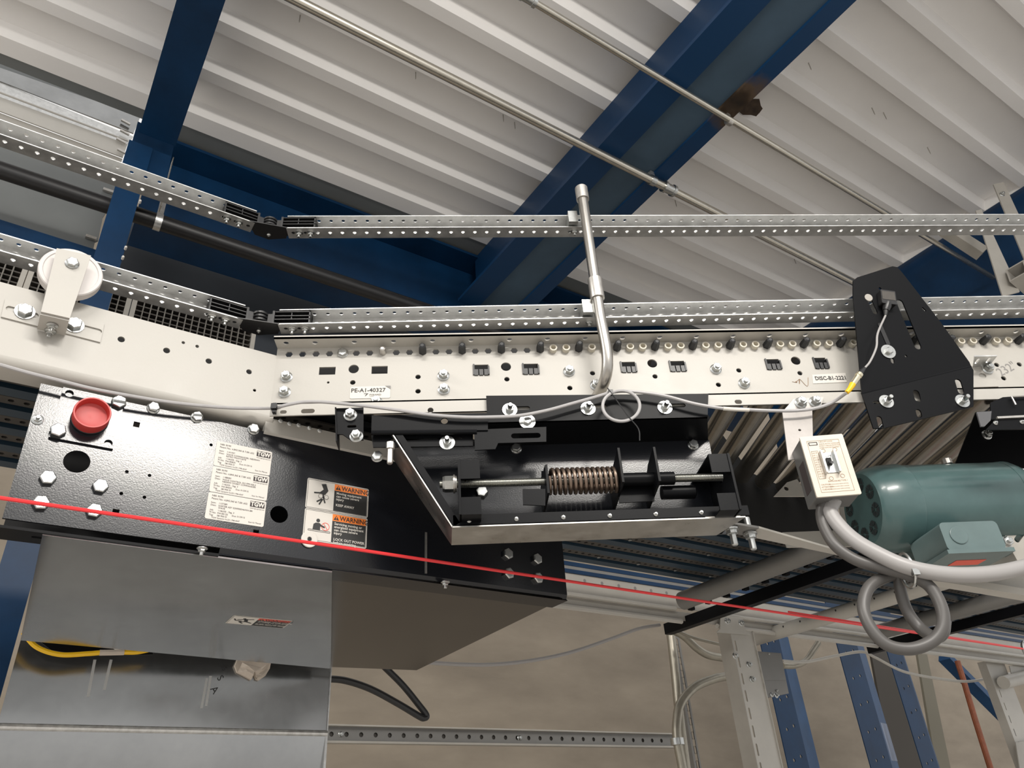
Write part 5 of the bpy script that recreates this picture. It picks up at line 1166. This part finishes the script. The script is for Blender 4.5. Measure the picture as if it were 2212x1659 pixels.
# ------------------------------------------------------------------ supports and services below
leg = thing('support_leg', 'pale slotted steel support leg below the main sorter', 'leg', UV(2.30, 1.95, 0))
fL = FU(1.945); a0 = fL.px(1585, 1400)[0]; a1 = fL.px(1630, 1400)[0]
hs = [slot(a0 + 0.014, 2.20 - 0.058 * k, 0.040, 0.008, math.pi / 2, 3) for k in range(12)]
MB().plate(fL, [(a0, 0.0), (a1 + 0.006, 0.0), (a1 + 0.006, 2.26), (a0, 2.26)], hs, 0.003).build('front_face', M['legp'], leg, 0)
MB().box(Fr(fL.w(a0, 0), V, Z), 0.0, 0.062, 0.0, 2.26, -0.003, 0.0).build('side_face', M['beige'], leg, 0)
MB().box(Fr(fL.w(a1 + 0.006, 0), V, Z), -0.006, 0.05, 0.0, 2.26, -0.003, 0.0).build('edge_face', M['legp'], leg, 0)
fT = FU(1.935)
MB().plate(fT, [fT.px(*p) for p in ((1558, 1328), (1604, 1334), (1610, 1362), (1622, 1372), (1548, 1366), (1556, 1358))], (), 0.004).build('top_bracket', M['legp'], leg, 0)
bolts_px('nut', fT, [(1570, 1342), (1600, 1346)], leg)
bolts_px('nut', fL, [(1587, 1417), (1617, 1436), (1624, 1468)], leg)
jb = thing('junction_box', 'grey steel junction box beside the slotted leg', 'junction box', FU(1.99).w(a1 + 0.05, 1.99))
fJ = FU(1.985)
MB().plate(fJ, [fJ.px(*p) for p in ((1626, 1406), (1687, 1411), (1704, 1498), (1647, 1508))], (), 0.06).build('housing', M['jbox'], jb, 0)
MB().plate(fJ, [fJ.px(*p) for p in ((1628, 1408), (1685, 1413), (1697, 1470), (1640, 1470))], (), 0.002, 0.0025).build('cover', M['jbox'], jb, 0)
bolts_px('tiny', fJ, [(1660, 1413), (1677, 1492)], jb, 0.003); bolts_px('small', fJ, [(1667, 1501), (1677, 1503)], jb)
# conduits around the leg
def pipe(name, label, pts, v, r, m, cat='conduit', fit=()):
    f = FU(v) if not callable(v) else None
    t = thing(name, label, cat, f.w(*f.px(*pts[-1])))
    MB().tube(spline([f.w(*f.px(*p)) for p in pts], 8), r, 12).build('tube', m, t)
    for p in fit:
        q = f.w(*f.px(*p)); MB().lathe(q - Z * 0.012, Z, [(0, r * 1.5), (0.024, r * 1.5)], 12).build('coupling', M['zinc'], t)
    return t
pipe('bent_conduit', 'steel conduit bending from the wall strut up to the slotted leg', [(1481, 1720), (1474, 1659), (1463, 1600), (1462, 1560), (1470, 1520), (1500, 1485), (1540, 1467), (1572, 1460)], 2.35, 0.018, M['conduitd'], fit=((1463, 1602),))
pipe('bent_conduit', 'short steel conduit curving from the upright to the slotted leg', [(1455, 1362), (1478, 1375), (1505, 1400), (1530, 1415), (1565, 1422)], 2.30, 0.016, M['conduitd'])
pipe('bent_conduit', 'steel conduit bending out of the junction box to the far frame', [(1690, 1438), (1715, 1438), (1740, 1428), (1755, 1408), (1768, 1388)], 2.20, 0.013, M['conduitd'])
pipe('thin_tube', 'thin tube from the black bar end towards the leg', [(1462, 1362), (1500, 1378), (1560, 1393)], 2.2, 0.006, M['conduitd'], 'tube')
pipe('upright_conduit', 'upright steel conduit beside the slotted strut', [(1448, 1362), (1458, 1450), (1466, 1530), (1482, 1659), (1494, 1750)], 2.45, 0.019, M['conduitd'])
us = thing('upright_strut', 'upright slotted strut channel behind the conduits', 'strut', FU(2.5).w(2.72, 0.0))
f = FU(2.5); aS = f.px(1482, 1500)[0]
MB().plate(f, [(aS - 0.018, 0.0), (aS + 0.018, 0.0), (aS + 0.018, 2.42), (aS - 0.018, 2.42)], [slot(aS, 2.36 - 0.055 * k, 0.032, 0.013, math.pi / 2, 3) for k in range(24)], 0.003).build('slotted_face', M['jbox'], us, 0)
MB().box(Fr(f.w(aS - 0.018, 0), V, Z), 0.0, 0.04, 0.0, 2.42, -0.003, 0.0).build('side_face', M['jbox'], us, 0)
ws_ = thing('wall_strut', 'horizontal perforated strut channel in front of the brown wall', 'strut', UV(2.2, 3.2, 2.05))
fw = FU(3.2); z0 = fw.px(1000, 1590)[1]
aL = fw.px(690, 1575)[0]; aR_ = fw.px(1475, 1605)[0]
hs = [circ(aL + 0.06 + 0.065 * k, z0, 0.010, 8) for k in range(int((aR_ - aL - 0.08) / 0.065))]
MB().plate(fw, [(aL, z0 - 0.028), (aR_, z0 - 0.028), (aR_, z0 + 0.028), (aL, z0 + 0.028)], hs, 0.004, -0.02).build('channel_web', M['jbox'], ws_, 0)
MB().box(fw, aL, aR_, z0 - 0.026, z0 + 0.026, -0.034, -0.030).build('dark_strut_backing', M['slatbr'], ws_, 0)  # added dark sheet, keeps the bright wall from showing through the holes
MB().box(fw, aL, aR_, z0 + 0.028, z0 + 0.034, -0.03, 0.01).build('upper_flange', M['beige'], ws_, 0)
MB().box(fw, aL, aR_, z0 - 0.036, z0 - 0.028, -0.03, 0.01).build('lower_flange', M['beige'], ws_, 0)
for p in (740, 1127): bolt('nut', fw, fw.px(p, 1590)[0], z0, ws_, -0.02)
# slack cables in front of the wall
def slack(name, label, pts, v, r, m): 
    f = FU(v); o = MB().tube(spline([f.w(*f.px(*p)) for p in pts], 8), r, 10).build(name, m, None); return tag(o, label, 'cable')
slack('slack_cable', 'thin grey cable sagging from the dark pan to the black bar', [(900, 1428), (950, 1433), (1050, 1436), (1140, 1428), (1230, 1410), (1320, 1380), (1380, 1358), (1425, 1350)], 2.1, 0.006, M['cablel'])
slack('slack_cable', 'thin grey cable sagging below the far frame at the right', [(1690, 1428), (1740, 1430), (1800, 1418), (1860, 1408), (1890, 1420), (1950, 1450), (2020, 1465), (2090, 1472), (2150, 1462), (2212, 1448)], 2.12, 0.0065, M['legp'])
slack('black_hose', 'black hose bent sharply below the dark pan', [(700, 1466), (745, 1470), (800, 1488), (860, 1520), (905, 1547), (916, 1551), (921, 1545), (905, 1523), (870, 1480), (828, 1438)], 2.25, 0.010, M['plastic'])
# blue perforated posts far behind
def blue_post(label, px, py, v, wf, ws2, wear=False, bolts='blk'):
    f = FU(v); a = f.px(px, py)[0]; t = thing('rack_post', label, 'post', f.w(a, 0.0), 'blue rack posts')
    hs = []
    for k in range(9):
        z = 2.75 - 0.16 * k
        hs += [circ(a + wf * 0.35, z, 0.010, 8), circ(a + wf * 0.72, z + 0.02, 0.010, 8)]
    MB().plate(f, [(a, 0.0), (a + wf, 0.0), (a + wf, 3.3), (a, 3.3)], hs, 0.006).build('perforated_face', M['blue'], t, 0)
    MB().hexa([f.w(a + wf, 0, 0), f.w(a + wf + ws2, 0, -0.05), f.w(a + wf + ws2, 0, -0.056), f.w(a + wf, 0, -0.006), f.w(a + wf, 3.3, 0), f.w(a + wf + ws2, 3.3, -0.05), f.w(a + wf + ws2, 3.3, -0.056), f.w(a + wf, 3.3, -0.006)]).build('side_face', M['blued'], t, 0)  # same post, side painted lighter to carry the light falling on it
    if wear:
        zz = f.px(px + 60, 1560)[1]; MB().hexa([f.w(a + wf + 0.004, zz - 0.22, -0.002), f.w(a + wf + ws2 - 0.004, zz - 0.22, -0.045), f.w(a + wf + ws2 - 0.004, zz - 0.22, -0.047), f.w(a + wf + 0.004, zz - 0.22, -0.004), f.w(a + wf + 0.004, zz, -0.002), f.w(a + wf + ws2 - 0.004, zz, -0.045), f.w(a + wf + ws2 - 0.004, zz, -0.047), f.w(a + wf + 0.004, zz, -0.004)]).build('worn_patch', mat('worn_blue', (0.14, 0.17, 0.24), 0.6, var=0.5, vscale=40, stretch=(1, 1, 0.1)), t, 0)
    return t
blue_post('blue perforated rack post behind the junction box', 1668, 1500, 3.1, 0.18, 0.16)
blue_post('blue perforated rack post with a worn white patch, second from the leg', 1838, 1500, 3.1, 0.22, 0.15, wear=True)
blue_post('blue perforated rack post farthest right, beside a dark opening', 1945, 1500, 3.25, 0.19, 0.10)
f = FU(3.7)
op = MB().plate(f, [f.px(1880, 1400), f.px(1945, 1400), f.px(2005, 1700), f.px(1935, 1700)], (), 0.02).build('dark_board', mat('dark_brown_board', (0.055, 0.047, 0.038), 0.7), None, 0); tag(op, 'dark brown upright board between the two right rack posts', 'board')
f = FU(3.8)
ob = MB().plate(f, [f.px(1980, 1400), f.px(2000, 1400), f.px(2062, 1700), f.px(2030, 1700)], (), 0.02).build('olive_board', mat('olive_board', (0.17, 0.155, 0.115), 0.7), None, 0); tag(ob, 'olive grey upright strip right of the last rack post', 'board')
f = FU(3.4)
bb = MB().bar(f.hit(2040, 1420), f.hit(2260, 1640), 0.05, 0.10, V).build('diagonal_brace', M['blued'], None, 0); tag(bb, 'blue diagonal brace at the lower right corner', 'brace')
f = FU(3.3)
op2 = MB().tube([f.hit(2068, 1428), f.hit(2080, 1465), f.hit(2105, 1550), f.hit(2146, 1680)], 0.022, 10).build('orange_pipe', M['rust'], None); tag(op2, 'thin rusty orange pipe crossing the blue brace at lower right', 'pipe')
l2 = thing('support_leg', 'second pale slotted support leg at the lower right corner', 'leg', UV(3.4, 1.98, 0))
f = FU(1.98); a0 = f.px(2155, 1500)[0]; a1 = f.px(2195, 1500)[0]
MB().plate(f, [(a0, 0.0), (a1, 0.0), (a1, 2.27), (a0, 2.27)], [slot(a0 + 0.03, 2.12 - 0.058 * k, 0.036, 0.008, math.pi / 2, 3) for k in range(8)], 0.003).build('front_face', M['legp'], l2, 0)
MB().box(Fr(f.w(a0, 0), V, Z), 0.0, 0.04, 0.0, 2.27, -0.003, 0.0).build('side_face', M['beige'], l2, 0)
MB().tube([f.hit(2150, 1478) + V * -0.04, f.hit(2260, 1450) + V * -0.04], 0.030, 14).build('cross_tube', M['legp'], l2)
MB().plate(f, [f.px(*p) for p in ((2172, 1440), (2260, 1424), (2260, 1462), (2180, 1470))], (), 0.004, 0.02).build('top_bracket', M['legp'], l2, 0)
MB().plate(f, [f.px(*p) for p in ((2185, 1605), (2260, 1595), (2260, 1700), (2200, 1700))], (), 0.004, 0.02).build('foot_bracket', M['beige'], l2, 0)
